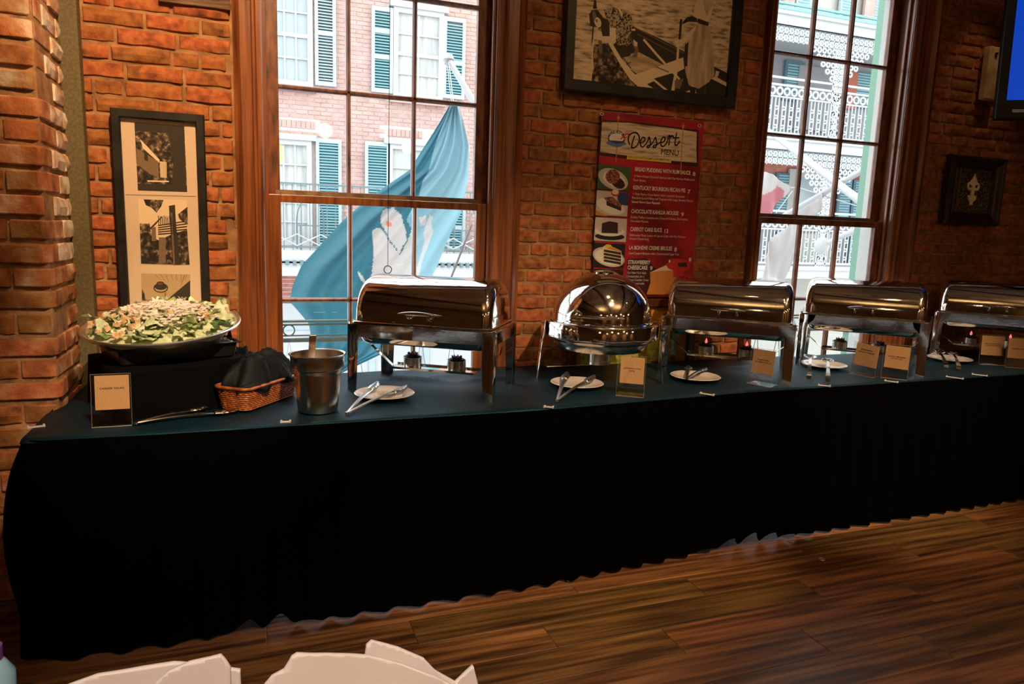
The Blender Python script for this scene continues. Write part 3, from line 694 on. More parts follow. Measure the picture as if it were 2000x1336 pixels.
LEAFM = mat('print_foliage', (.1, .07, .04), .8, noise=(55, 6, [(.42, (.012, .01, .008)), (.55, (.09, .06, .035)), (.72, (.5, .36, .21))]))
WATER = mat('print_rippled_water', (.5, .37, .23), .8, noise=(5, 6, [(.34, (.25, .17, .1)), (.45, (.62, .47, .32)), (.6, (.82, .64, .45))]), stretch=(3, 1, 14))
DOTS = mat('print_dotted_dress', (.2, .15, .1), .8, noise=(120, 2, [(.44, (.03, .022, .016)), (.52, (.5, .38, .24))]))
WOODP = mat('print_boat_wood', (.4, .3, .18), .8, noise=(6, 6, [(.3, (.3, .2, .12)), (.7, (.7, .54, .36))]), stretch=(1, 1, 6))
SKIRTP = mat('print_pale_skirt', (.4, .3, .18), .8, noise=(4, 5, [(.3, (.35, .26, .16)), (.7, (.72, .56, .38))]), stretch=(10, 1, 1.5))
PG = glassmat('picture_glass', (1, 1, 1), .02, .01, .12)
# three-photo panel
A = at(215, 210, 3.46); Bp = at(411, 590, 3.46); x0, x1 = -.529, -.168
r = hang_frame('picture_frame', x0, x1, 1.0, 1.922, 3.475, .03, .036, FRAMEB, 'tall narrow black frame with three old photographs above the salad', 'picture frame')
a = Art(3.468); f = lambda x, y: (210 + x / 3.34, 200 + y / 3.34)
a.poly([(x0 + .03, 1.03), (x1 - .03, 1.03), (x1 - .03, 1.895), (x0 + .03, 1.895)], 0, loc=True)
def PP_(a_, pts, mi): a_.poly([f(*p) for p in pts], mi)
PP_(a, [(175, 130), (500, 155), (520, 585), (198, 575)], 4)
PP_(a, [(175, 130), (500, 155), (503, 210), (180, 185)], 1)
PP_(a, [(213, 240), (262, 290), (340, 375), (338, 395), (232, 300)], 3); PP_(a, [(190, 300), (330, 385), (335, 490), (280, 470), (190, 400)], 2); PP_(a, [(238, 320), (262, 335), (264, 385), (240, 375)], 1)
PP_(a, [(342, 385), (385, 390), (385, 492), (345, 490)], 3); PP_(a, [(390, 180), (500, 200), (512, 560), (420, 560), (430, 380)], 1); PP_(a, [(260, 508), (400, 512), (400, 520), (262, 518)], 3); PP_(a, [(196, 530), (518, 540), (520, 585), (198, 575)], 1)
for q in range(6): PP_(a, [(350 + q * 7, 392), (352 + q * 7, 392), (352 + q * 7, 490), (350 + q * 7, 490)], 2)
PP_(a, [(120, 600), (575, 612), (575, 615), (120, 603)], 5)
PP_(a, [(197, 628), (520, 635), (537, 1062), (218, 1055)], 0); a.n += 1
PP_(a, [(200, 630), (518, 637), (535, 1060), (220, 1053)], 3)
PP_(a, [(210, 790), (275, 790), (290, 880), (335, 900), (420, 860), (520, 830), (536, 1060), (219, 1053)], 4)
PP_(a, [(235, 632), (365, 637), (350, 680), (320, 720), (290, 690), (250, 670)], 4); PP_(a, [(400, 675), (440, 668), (448, 800), (475, 1060), (430, 1060), (412, 850)], 1)
PP_(a, [(412, 720), (422, 720), (440, 1058), (430, 1058)], 2); PP_(a, [(275, 820), (355, 742), (356, 750), (285, 830)], 1); PP_(a, [(288, 815), (315, 812), (318, 905), (288, 905)], 2); PP_(a, [(335, 880), (380, 880), (380, 1050), (335, 1050)], 2)
for q in range(5): PP_(a, [(330, 860 + q * 14 - 60), (520, 770 + q * 18), (520, 778 + q * 18), (330, 868 + q * 14 - 60)], 1)
for q in range(9): PP_(a, [(330 + q * 12, 740 + (q % 3) * 8), (335 + q * 12, 738), (338 + q * 12, 800), (333 + q * 12, 802)], 1)
PP_(a, [(460, 730), (522, 680), (524, 800), (470, 760)], 4)
PP_(a, [(220, 1115), (540, 1122), (540, 1290), (225, 1290)], 6); PP_(a, [(385, 1290), (540, 1160), (540, 1290)], 1); PP_(a, [(225, 1220), (240, 1240), (250, 1290), (225, 1290)], 4)
a.ell(*f(348, 1210), 14.5, 9.5, 1); a.ell(*f(348, 1210), 12.3, 7.4, 6); a.ell(*f(348, 1202), 12, 6.4, 1); a.ell(*f(345, 1180), 7.5, 3.6, 1); a.ell(*f(345, 1183), 5.5, 2.4, 7)
for q in range(7): PP_(a, [(310 + q * 34, 1122), (314 + q * 34, 1122), (350 + q * 26, 1160 + 6 * (q % 3)), (348 + q * 26, 1160 + 6 * (q % 3))], 2)
PP_(a, [(500, 1125), (505, 1125), (480, 1200), (477, 1200)], 2)
a.build('photographs', [SEP, SD, SM, SL, LEAFM, SM, clr('print_sky_tan', (.5, .36, .2), .8), clr('print_rust', (.2, .05, .03), .7)], r)
MB().box(x0 + .034, x1 - .034, 3.452, 3.4535, 1.034, 1.888).build('glass', PG, r, True)
# large boat photograph
x0, x1 = 1.518, 2.578
r = hang_frame('picture_frame', x0, x1, 2.19, 3.2, 3.475, .04, .058, FRAMEB, 'large black framed sepia photograph of two women with a boat above the menu', 'picture frame')
a = Art(3.464); f = lambda x, y: (1100 + x / 5.714, y / 5.714)
a.poly([(x0 + .05, 2.24), (x1 - .05, 2.24), (x1 - .05, 3.15), (x0 + .05, 3.15)], 0, loc=True)
PP_(a, [(330, 500), (500, 480), (640, 700), (860, 990), (300, 905), (345, 760), (330, 640)], 4)
for q in range(26): xx = 340 + (q * 67) % 330; yy = 560 + (q * 97) % 380; 
PP_(a, [(560, 500), (760, 285), (1100, 440), (1350, 575), (1830, 815), (1810, 1105), (900, 1000), (640, 720)], 1)
PP_(a, [(800, 300), (1350, 590), (1350, 600), (800, 312)], 2); PP_(a, [(830, 375), (1300, 620), (1300, 628), (830, 385)], 2)
PP_(a, [(660, 640), (830, 575), (1150, 740), (1090, 800), (830, 830), (700, 740)], 5); PP_(a, [(800, 835), (1340, 640), (1352, 765), (1265, 810), (1180, 825), (925, 945), (1000, 985), (900, 975)], 6)
PP_(a, [(1040, 740), (1180, 800), (1175, 812), (1030, 752)], 2); PP_(a, [(690, 720), (755, 688), (758, 695), (700, 730)], 1); PP_(a, [(1000, 880), (1190, 825), (1130, 960), (1060, 930)], 1)
PP_(a, [(500, 480), (545, 478), (640, 640), (760, 790), (900, 920), (1050, 1012), (860, 990), (740, 880), (640, 730)], 3); PP_(a, [(545, 478), (570, 500), (760, 760), (750, 765)], 1)
PP_(a, [(590, 510), (770, 500), (750, 620), (680, 640)], 1)
PP_(a, [(450, 110), (560, 82), (700, 118), (770, 190), (785, 290), (750, 380), (765, 470), (720, 512), (610, 505), (585, 440), (575, 320), (520, 320), (480, 210)], 7)
PP_(a, [(600, 85), (625, 85), (665, 150), (660, 190), (645, 170)], 3)
PP_(a, [(430, 190), (500, 220), (520, 330), (515, 410), (440, 410), (420, 320)], 1)
PP_(a, [(290, 160), (320, 112), (380, 108), (440, 190), (440, 300), (400, 330), (380, 300), (330, 296), (300, 290)], 1); a.ell(*f(385, 250), 6.5, 10.5, 3, -.3); a.ell(*f(372, 232), 2.2, 3, 2); PP_(a, [(318, 130), (350, 118), (372, 180), (340, 250)], 2)
PP_(a, [(345, 0), (365, 0), (375, 100), (330, 100)], 1); a.line([f(335, 290), f(322, 470)], 2.6, 1); a.line([f(335, 440), f(310, 905)], 2.4, 3)
PP_(a, [(515, 310), (585, 315), (590, 440), (545, 470), (380, 445), (335, 400), (350, 370), (395, 405), (520, 405)], 3); PP_(a, [(390, 445), (430, 455), (435, 600), (400, 600)], 2)
PP_(a, [(755, 450), (825, 480), (840, 560), (820, 640), (765, 640), (800, 560), (770, 500)], 2); PP_(a, [(780, 440), (828, 478), (820, 525), (790, 510)], 3); PP_(a, [(760, 325), (800, 320), (805, 345), (765, 345)], 3)
a.line([f(895, 440), f(1050, 620), f(1290, 880)], 4.4, 6); a.line([f(945, 840), f(1180, 1032)], 4, 6)
a.line([f(1315, 215), f(1297, 430)], 4.4, 1); a.line([f(1280, 540), f(1262, 800)], 4.4, 6); PP_(a, [(1245, 790), (1275, 790), (1235, 1040), (1198, 1036)], 6)
PP_(a, [(1490, 0), (1650, 0), (1665, 100), (1640, 210), (1600, 250), (1500, 210), (1450, 190), (1462, 80)], 6); PP_(a, [(1560, 0), (1650, 0), (1660, 60), (1600, 180), (1570, 100)], 8)
PP_(a, [(1325, 255), (1380, 192), (1440, 180), (1490, 205), (1490, 245), (1400, 240), (1335, 268)], 1); PP_(a, [(1500, 205), (1620, 250), (1618, 290), (1530, 275), (1490, 240)], 1)
PP_(a, [(1500, 262), (1615, 292), (1650, 400), (1678, 620), (1685, 840), (1620, 920), (1510, 992), (1400, 955), (1355, 780), (1375, 560), (1400, 420), (1440, 320)], 8)
PP_(a, [(1255, 480), (1330, 430), (1440, 320), (1480, 290), (1470, 340), (1400, 440), (1330, 500), (1262, 535)], 3); PP_(a, [(1355, 500), (1395, 470), (1380, 740), (1345, 740)], 1)
PP_(a, [(1320, 1045), (1400, 1010), (1475, 1000), (1490, 1062)], 3); PP_(a, [(1420, 975), (1475, 990), (1470, 1050), (1410, 1030)], 1); PP_(a, [(1690, 850), (1822, 925), (1822, 968), (1650, 880)], 3); PP_(a, [(1700, 790), (1740, 800), (1720, 860), (1690, 850)], 3)
a.line([f(1590, 960), f(1570, 1080), f(1650, 1090)], 1, 2); PP_(a, [(1240, 900), (1340, 880), (1300, 990), (1240, 985)], 2)
a.build('photograph', [WATER, SD, SM, SL, LEAFM, WOODP, SL, DOTS, SKIRTP], r)
MB().box(x0 + .055, x1 - .055, 3.452, 3.4535, 2.245, 3.14).build('glass', PG, r, True)
# dessert menu banner
MX0, MX1, MZ1, MZ0 = 1.758, 2.396, 2.107, 1.128
r = empty('menu_banner', ((MX0 + MX1) / 2, 3.485, MZ0), 0, 'red dessert menu banner with food photos fixed to the brick between the windows', 'menu')
RED = mat('menu_red', (.42, .012, .02), .5, noise=(4, 4, [(.35, (.2, .004, .01)), (.6, (.48, .012, .025)), (.8, (.6, .03, .05))]))
MB().box(MX0, MX1, 3.468, 3.472, MZ0, MZ1).build('banner_sheet', RED, r, True)
mats = [RED, clr('print_bone_white', (.85, .78, .68)), mat('print_pale_plank', (.6, .46, .33), .7, noise=(5, 7, [(.3, (.3, .2, .13)), (.5, (.66, .52, .38)), (.8, (.78, .64, .5))]), stretch=(2, 1, 16)), clr('print_black', (.01, .008, .008)), clr('print_rope', (.5, .22, .08)), clr('print_yellow', (.8, .55, .05)),
        clr('print_navy', (.03, .05, .2)), clr('print_red', (.65, .03, .02)), clr('print_dark_maroon', (.05, .008, .01)), mat('print_fruit_cake', (.25, .08, .04), .7, noise=(130, 3, [(.4, (.04, .01, .01)), (.6, (.5, .17, .09))])), clr('print_plate_grey', (.62, .56, .5)), clr('print_orange_cake', (.68, .25, .05)), clr('print_cream', (.8, .68, .5)), clr('print_chocolate', (.035, .015, .012)), clr('print_green', (.05, .12, .05)), clr('print_blue', (.1, .2, .45))]
a = Art(3.4675)
a.poly([(1174, 233), (1258, 240), (1364, 254), (1364, 326), (1270, 316), (1169, 303)], 8)
a.poly([(1176, 238), (1230, 240), (1262, 245), (1310, 250), (1361, 258), (1360, 290), (1361, 318), (1300, 313), (1240, 306), (1172, 297), (1174, 270)], 2)
for px_, t_ in ((1208, 0), (1334.5, 17)):
    a.line([(px_, 223 + t_), (px_ - 2.5, 268 + t_), (px_ - 5, 317 + t_)], 1.6, 4); a.ell(px_, 230 + t_, 3, 3.4, 4)
for q in ((1175.5, 222.5), (1366.5, 245.5)): a.ell(*q, 3.4, 3.4, 1); a.ell(*q, 2.1, 2.3, 3)
# round emblem: blue disc, white hull, crawfish, arched word
a.ell(1204, 270, 17, 15.5, 6); a.ell(1204, 270, 14.5, 9.5, 1); a.poly([(1188, 274), (1220, 276), (1218, 284), (1190, 283)], 6); a.poly([(1183, 277), (1191, 276), (1204, 281), (1221, 279), (1224, 282), (1206, 288), (1186, 282)], 15)
for i, ch in enumerate('OCEAN'):
    an = math.radians(-146 + 24 * i); cx, cy = 1204 + 13.2 * cos(an) - 2, 270 + 12.2 * sin(an) + 2.2 - .4; a.text(ch, cx, cx + 4.6, cy, 4.6, 1, .03)
a.line([(1212, 272), (1217, 267), (1222, 262), (1228, 262)], 2.4, 7); a.line([(1214, 264), (1218, 270), (1224, 268)], 1.6, 7); a.line([(1217, 267), (1220, 272)], 1.6, 7); a.ell(1228, 263, 2.4, 1.8, 7); a.line([(1197, 268), (1210, 271)], .7, 10)
# hand-lettered word
def stroke(P, w=2.3): 
    Q = []
    for i in range(len(P) - 1):
        p0, p1, p2, p3 = P[max(i - 1, 0)], P[i], P[i + 1], P[min(i + 2, len(P) - 1)]
        for k in range(5):
            t = k / 5; Q.append(tuple(.5 * (2 * p1[j] + (p2[j] - p0[j]) * t + (2 * p0[j] - 5 * p1[j] + 4 * p2[j] - p3[j]) * t * t + (3 * p1[j] - p0[j] - 3 * p2[j] + p3[j]) * t ** 3) for j in (0, 1)))
    Q.append(P[-1]); a.line([(1140 + x / 6.073, 200 + y / 6.073) for x, y in Q], w, 3)
stroke([(545, 500), (527, 450), (535, 400), (580, 362), (625, 362), (655, 400), (655, 460), (625, 520), (580, 540), (567, 530), (575, 480), (600, 400)], 2.6)
stroke([(660, 480), (705, 470), (725, 440), (712, 415), (685, 430), (670, 480), (680, 520), (705, 525), (740, 490)])
stroke([(740, 490), (765, 440), (775, 410), (783, 440), (790, 490), (775, 530), (750, 535), (755, 515), (800, 500), (830, 450)])
stroke([(830, 450), (850, 415), (857, 445), (865, 490), (850, 530), (825, 532), (830, 512), (870, 500), (900, 475)])
stroke([(900, 475), (940, 470), (965, 440), (955, 412), (928, 425), (912, 475), (922, 515), (950, 518), (980, 480), (1000, 420)])
stroke([(1000, 420), (1012, 390), (1020, 400), (1015, 440), (1008, 505)]); stroke([(1010, 450), (1025, 410), (1045, 395), (1062, 405)])
stroke([(1100, 360), (1088, 430), (1080, 490), (1095, 512), (1125, 480), (1132, 460)]); stroke([(1055, 420), (1125, 418)], 2)
a.text('MENU', 1290.5, 1324, 301.5, 11.5, 3, .0)
a.poly([(1224.5, 303.5), (1310.5, 314), (1310, 318.5), (1223.5, 311)], 5); a.text('ADD A SCOOP OF ICE CREAM TO ANY DESSERT FOR 2', 1227, 1308, 308.5, 3.6, 3, .01)
a.poly([(1222, 565), (1226, 505), (1262, 505), (1290, 535), (1284, 578), (1216, 578)], 8);
a.poly([(1269, 532), (1300, 520), (1318, 528), (1322, 575), (1262, 575), (1270, 552)], 11); a.poly([(1269, 532), (1302, 517), (1322, 520), (1316, 528), (1290, 529)], 12)
a.poly([(1300, 517), (1312, 505), (1335, 506), (1348, 511), (1346, 526), (1335, 530), (1334, 540), (1315, 541), (1314, 528), (1304, 524)], 7); a.poly([(1322, 514), (1340, 512), (1342, 521), (1325, 521)], 8); a.ell(1307, 510, 1.6, 3.2, 1); a.ell(1347, 507, 2.6, 4.2, 1)
T = a.text
for t_, xl, xr, yb, cap, bo in (('BREAD PUDDING WITH RUM SAUCE', 1239.6, 1347, 334, 8, .022), ('8', 1352, 1357.2, 343.4, 8, .022), ('A New Orleans Favorite! Served with Our Famous Praline and', 1238, 1355, 345.5, 4.6, .0), ('Rum Sauce.', 1237, 1261, 353.5, 4.6, 0),
    ('KENTUCKY BOURBON PECAN PIE', 1236, 1337, 369.8, 8, .022), ('7', 1342.3, 1347, 378, 8, .022), ('A Flaky Pastry Crust Baked with a Luscious Kentucky', 1235, 1336, 380.5, 4.6, 0), ('Bourbon-Laced Filling and Topped with Large, Buttery Pecans.', 1234, 1353, 388, 4.6, 0), ('Served Warm Upon Request!', 1233, 1288, 396, 4.6, .02),
    ('CHOCOLATE KAHLUA MOUSSE', 1232, 1324, 416, 8, .022), ('9', 1329.5, 1334.5, 422.4, 8, .022), ('Golden Toffee Crunches in a Cloud of Creamy, Rich Kahlua', 1231, 1342, 426, 4.6, 0), ('Chocolate Mousse.', 1230.5, 1266, 433.5, 4.6, 0),
    ('CARROT CAKE SLICE', 1230, 1291.5, 451, 8, .022), ('13', 1297, 1304, 454.8, 8, .022), ('Deliciously Moist Layers of Carrot Cake with Our Famous', 1229, 1337, 461, 4.6, 0), ('Cream Cheese Icing.', 1229, 1266.5, 468, 4.6, 0),
    ('LA BOHEME CREME BRULEE', 1228, 1311, 487, 8, .022), ('8', 1316, 1320.8, 491, 8, .022), ('Cool Custard Bottom with a Caramelized Sugar Top.', 1227, 1325, 496.5, 4.6, 0),
    ('STRAWBERRY', 1226, 1268.7, 515.5, 8, .022), ('CHEESECAKE', 1225, 1263.5, 526, 8, .022), ('9', 1268.5, 1273.5, 527.6, 8, .022), ('Our New York Style', 1224, 1261, 534.5, 4.6, 0), ('Cheesecake on a', 1223, 1257, 541.5, 4.6, 0), ('Graham Cracker Crust', 1222.3, 1265.4, 548.5, 4.6, 0), ('and Covered with', 1222, 1257, 555.5, 4.6, 0), ('Cherries.', 1222, 1246, 562.5, 4.6, 0)):
    T(t_, xl, xr, yb, cap, 1, bo); a.n -= .7
# food photographs
a.poly([(1168, 320), (1231, 327), (1228, 372), (1165.6, 368.6)], 14); a.ell(1197, 350, 31, 19, 10, .45); a.ell(1199, 351, 24, 14, 1, .5); a.ell(1206, 357, 15, 10, 13, .6); a.ell(1196, 345, 14, 14, 9, .3); a.ell(1213, 361, 7, 4, 8)
a.n -= 4; a.poly([(1165, 371.5), (1227, 376.5), (1224, 423), (1162.5, 419.5)], 10); a.poly([(1205, 375), (1227, 376.5), (1226, 402), (1212, 400), (1205, 390)], 6); a.ell(1192, 403, 29, 14, 1, .35); a.ell(1201, 377, 8, 7, 7); a.ell(1201, 375, 6.5, 5, 12); a.poly([(1183, 390), (1196, 388), (1213, 405), (1212, 412), (1184, 401)], 13); a.poly([(1178, 386), (1195, 384), (1214, 400), (1211, 406), (1184, 393)], 9)
a.poly([(1162.5, 410), (1178, 418), (1186, 423), (1162.5, 420)], 11)
a.n -= 4; a.poly([(1162.5, 424), (1224, 427.5), (1221.6, 473), (1159, 469.5)], 10); a.ell(1190, 462, 29, 7, 3, .04); a.ell(1190, 452, 29, 9.5, 1, .04); a.ell(1190, 449, 24, 6.5, 10, .04); a.poly([(1175, 436), (1190, 433), (1206, 436), (1206, 456), (1174, 455)], 13); a.poly([(1175, 436), (1190, 432), (1206, 435), (1205, 438), (1176, 440)], 8)
a.n -= 4; a.poly([(1159, 474), (1221, 477), (1217, 524), (1157, 521)], 3); a.ell(1188, 502, 32, 18, 10, .3); a.ell(1188, 503, 28, 14, 1, .3); a.poly([(1177, 482), (1184, 477), (1213, 490), (1213, 517), (1176, 510)], 12)
for q in range(4): a.poly([(1179, 487 + q * 6.4), (1212, 493 + q * 6.4), (1212, 498 + q * 6.4), (1178, 491.6 + q * 6.4)], 13); a.n -= 1
a.ell(1187, 481, 7, 4, 5); a.poly([(1192, 482), (1213, 490), (1213, 493), (1184, 485)], 11)
a.n -= 3; a.poly([(1157, 524.5), (1217, 527), (1213, 572), (1153, 570)], 3); a.ell(1188, 545, 26, 16, 11, .1); a.poly([(1165, 528), (1185, 526), (1195, 528), (1180, 535)], 14)
o = a.build('printed_design', mats, r)
# lower framed still life behind the round chafing dish
x0 = at(1108, 690, 3.47).x; x1 = at(1352, 690, 3.47).x
r = hang_frame('picture_frame', x0, x1, .66, 1.118, 3.475, .03, .05, STAIND, 'wood framed orange and green food picture standing low behind the round chafing dish', 'picture frame')
a = Art(3.467); f = lambda x, y: (x, y)
a.poly([(x0 + .05, .71), (x1 - .05, .71), (x1 - .05, 1.07), (x0 + .05, 1.07)], 0, loc=True)
rd3 = random.Random(9)
for q in range(90):
    X = rd3.uniform(x0 + .09, x1 - .09); Z = rd3.uniform(.74, 1.05); px_ = None
    k = 1 if Z > .97 else rd3.choice([2, 2, 3]); rr = rd3.uniform(.018, .036); a.poly([(X + rr * 1.2 * cos(t) * (1 + .2 * sin(3 * t)), min(max(Z + rr * sin(t), .712), 1.068)) for t in [2 * pi * i / 10 for i in range(10)]], k, loc=True); a.n -= .6
for q in range(14):
    X = rd3.uniform(x0 + .1, x1 - .14); Z = rd3.uniform(.87, .96); a.poly([(X, Z), (X + .06, Z + .05), (X + .062, Z + .048), (X + .003, Z - .002)], 4, loc=True); a.n -= .6
a.build('print', [clr('print_amber', (.5, .2, .03)), mat('print_orange', (.6, .17, .02), .6, noise=(30, 4, [(.35, (.6, .18, .02)), (.65, (.85, .4, .06))])), mat('print_leaf_green', (.25, .3, .03), .6, noise=(40, 4, [(.35, (.25, .32, .04)), (.65, (.7, .7, .12))])), clr('print_yellow_green', (.5, .45, .06)), clr('print_branch', (.04, .03, .01))], r)
# small fleur-de-lis picture
GOLDP = mat('dull_gold_paint', (.95, .76, .48), .5, 0)
x0, x1, z0, z1 = 4.285, 4.79, 1.61, 2.058
ORN = mat('ornate_dark_wood', (.03, .014, .008), .4, noise=(70, 4, [(.5, (.015, .008, .006)), (.72, (.12, .06, .02))]), bump=(80, .6, .003))
r = hang_frame('picture_frame', x0, x1, z0, z1, 3.475, .055, .085, ORN, 'small square dark frame with a gold fleur-de-lis on the right wall', 'picture frame', [(0, 0), (0, .6), (.1, .95), (.25, 1), (.4, .8), (.6, .7), (.8, .5), (.9, .62), (1, .3), (1, 0)])
SPK = mat('gold_speckled_black', (.05, .03, .01), .6, noise=(140, 3, [(.52, (.008, .006, .004)), (.6, (.35, .24, .08))]))
MB().box(x0 + .08, x1 - .08, 3.462, 3.468, z0 + .08, z1 - .08).build('panel', SPK, r, True)
for (a_, b_, c_, d_) in ((x0 + .012, x0 + .02, z0 + .01, z1 - .01), (x0 + .078, x0 + .084, z0 + .08, z1 - .08), (x1 - .084, x1 - .078, z0 + .08, z1 - .1)): MB().box(a_, b_, 3.475 - .052, 3.43, c_, d_).build('gilt_edge', mat('worn_gilt', (.5, .24, .06), .4, .7), r, True)
cx, cz, k = (x0 + x1) / 2, (z0 + z1) / 2 + .012, .102
def FL(pts, nm):
    for s_ in ((1, -1) if nm == 'fleur_petal' else (1,)):
        MB().prism([(cx + s_ * p[0] * k, cz + p[1] * k) for p in (pts if s_ == 1 else pts[::-1])], 3.452, 3.4625).build(nm, GOLDP, r, True, bevel=.002)
half = [(0, 1), (.07, .82), (.12, .72), (.26, .55), (.34, .42), (.3, .3), (.12, .22), (.14, .0), (.13, -.4), (.16, -.66), (.13, -.74), (.1, -1)]
FL(half + [(-x_, y_) for x_, y_ in half[::-1][:-1]], 'fleur_stem')
FL([(.3, .44), (.42, .44), (.5, .34), (.54, .2), (.5, .02), (.38, -.08), (.24, -.07), (.16, .04), (.2, .12), (.3, .04), (.38, .08), (.42, .2), (.38, .32), (.26, .34)], 'fleur_petal')
FL([(.12, -.62), (.22, -.55), (.24, -.42), (.3, -.38), (.38, -.48), (.36, -.62), (.26, -.72), (.12, -.76)], 'fleur_petal')
# bronze box on the wall and the television
BRZ = mat('bronze_lacquer', (.6, .42, .2), .45, .0, noise=(9, 4, [(.35, (.5, .33, .15)), (.7, (.8, .6, .32))]))
r = empty('metal_box', (4.555, 3.49, 2.42), 0, 'narrow bronze metal wall box beside the television', 'wall box')
MB().box(4.492, 4.622, 3.43, 3.475, 2.418, 2.745).build('cover', BRZ, r, True, bevel=.006); MB().lathe([(0, -.006), (.012, -.006), (.012, .006), (0, .006)], 4, (4.545, 3.425, 2.70)).build('diamond_glint', STEEL, r, True)  # small steel diamond stands in for a glint on the cover
r = empty('television', (4.235, 3.09, 2.335), math.radians(-33), 'wall-mounted television with a plain blue screen at the upper right', 'television')
r.rotation_euler = (math.radians(-4), 0, math.radians(-33))
MB().box(-.05, 1.0, 0, .05, -.11, .66).build('casing', clr('matt_black_plastic', (.003, .003, .0035), .5), r, bevel=.006)
MB().box(0, .95, -.004, .0, 0, .60).build('screen', clr('blue_lit_screen', (0, .045, .42), .3, emit=1.0), r)
MB().box(.035, .155, -.003, .0, -.072, -.054).build('white_badge', clr('white_badge', (.7, .68, .66), .5), r)
MB().box(.4, .6, .05, .5, .2, .4).build('wall_bracket', BLKMET, r)
# ------------------------------------------------------------------ buffet table and cloths
TZ = .76
def fy(x):   # front edge of the run of tables
    T_ = [(-.7, 2.575), (-.3, 2.56), (1.1, 2.57), (2.2, 2.66), (4.1, 2.70), (6.2, 2.73)]
    for (a, b), (c, d) in zip(T_, T_[1:]):
        if x <= c: return b + (d - b) * max(0, (x - a)) / (c - a)
    return T_[-1][1]
BW = mat('plywood_table_top', (.3, .2, .12), .6)
for i, (a, b) in enumerate(((-.66, 1.76), (1.78, 4.2), (4.22, 6.1))):
    r = empty('folding_table', ((a + b) / 2, 3.05, 0), 0, ['folding table hidden under the left third of the black cloth', 'folding table hidden under the middle of the black cloth', 'folding table hidden under the right end of the black cloth'][i], 'table')
    MB().box(a + .02, b - .02, 2.80, 3.43, TZ - .035, TZ - .008).build('table_top', BW, r, True)
    for x in (a + .1, b - .1):
        for y in (2.86, 3.4): MB().tube([(x, y, 0), (x, y, TZ - .035)], .014, 8).build('leg', BLKMET, r, True)
TC = empty('tablecloth', (2.7, 3.0, TZ), 0, 'black cloth with gathered floor-length skirt covering the buffet tables', 'tablecloth')
def xl(y): t = min(1, max(0, (3.03 - y) / .12)); return -.665 - .035 * t
def topz(x, y):
    z = TZ + .0012 * sin(9 * x + 4 * y) + .0008 * sin(23 * x - 11 * y) + .0012 * abs(sin(3.1 * x + 7 * y + 1.2 * sin(4 * x))) ** 6 * 1.5
    # rucked ridge of cloth under the first chafing dish
    for (x0, y0, x1, y1, h, s_) in ((.60, 3.28, .86, 3.10, .022, .022), (.86, 3.10, 1.25, 3.2, .010, .03), (.74, 3.2, .98, 3.3, .012, .02), (.42, 2.83, .62, 2.7, .004, .02), (2.36, 3.2, 2.8, 3.25, .005, .02), (1.25, 2.9, 1.36, 3.1, .004, .01)):
        dx, dy = x1 - x0, y1 - y0; L2 = dx * dx + dy * dy; t = ((x - x0) * dx + (y - y0) * dy) / L2; t = min(1, max(0, t)); d2 = (x - x0 - dx * t) ** 2 + (y - y0 - dy * t) ** 2
        z += h * math.exp(-d2 / s_ ** 2) * min(1, .25 + 2 * t * (1 - t) * 2)
    return z
def topf(u, v):
    x = -.7 + u * 6.9; yb = 3.438; f0 = fy(x); y = f0 + (yb - f0) * v
    if u == 0: x = xl(y)
    elif u < .02: x = max(x, xl(y))
    return Vector((x, y, topz(x, y) - (.010 if v == 0 else 0)))
MB().grid(topf, 330, 46).build('cloth_top', BLACKCLOTH, TC, True, smooth='all', fix=False, solid=.002)
# skirt: path round the left end and along the front
path = []
y = 3.0
while y > 2.64: path.append((-.70, y, -1, 0)); y -= .012
for k in range(9):
    a = pi + k * (pi / 2) / 8; path.append((-.645 + .055 * cos(a), 2.63 + .055 * sin(a), cos(a), sin(a)))
x = -.635
while x < 6.2: path.append((x, fy(x), 0, -1)); x += .012
acc = 0; ss = [0]
for p, q in zip(path, path[1:]): acc += sqrt((q[0] - p[0]) ** 2 + (q[1] - p[1]) ** 2); ss.append(acc)
NV_ = 22; m = MB(); vs = []
for j in range(NV_ + 1):
    t = j / NV_
    for i, (x, y, nx, ny) in enumerate(path):
        s_ = ss[i]; ph = 2 * pi * s_ / .128 + 1.3 * sin(s_ * 5.1) + .8 * sin(s_ * 2.3)
        fold = (.004 + .014 * t) * (sin(ph) + .2 * sin(2.1 * ph + 1)); c = math.exp(-((s_ - .42) / .16) ** 2)
        o_ = .012 * min(1, t * 8) + .026 * t + fold * min(1, t * 5) + c * .05 * sin(pi * min(1, t * 1.25)) * .9
        lift = .007 + .0035 * (1 + sin(ph + .6)) + .034 * math.exp(-((s_ - 1.13) / .13) ** 2) * (1 + sin(ph)) + .03 * math.exp(-((s_ - 3.35) / .25) ** 2) * (1 + sin(ph))
        z = TZ - .003 - t * (TZ - .003 - lift) if s_ > .5 else TZ - .003 - t * (TZ - .003 - .006)
        vs.append((x + nx * o_, y + ny * o_, z))
n = len(path)
m.add(vs, [(j * n + i, j * n + i + 1, (j + 1) * n + i + 1, (j + 1) * n + i) for j in range(NV_) for i in range(n - 1)])
m.build('skirt', SKIRT, TC, True, smooth='all', fix=False)
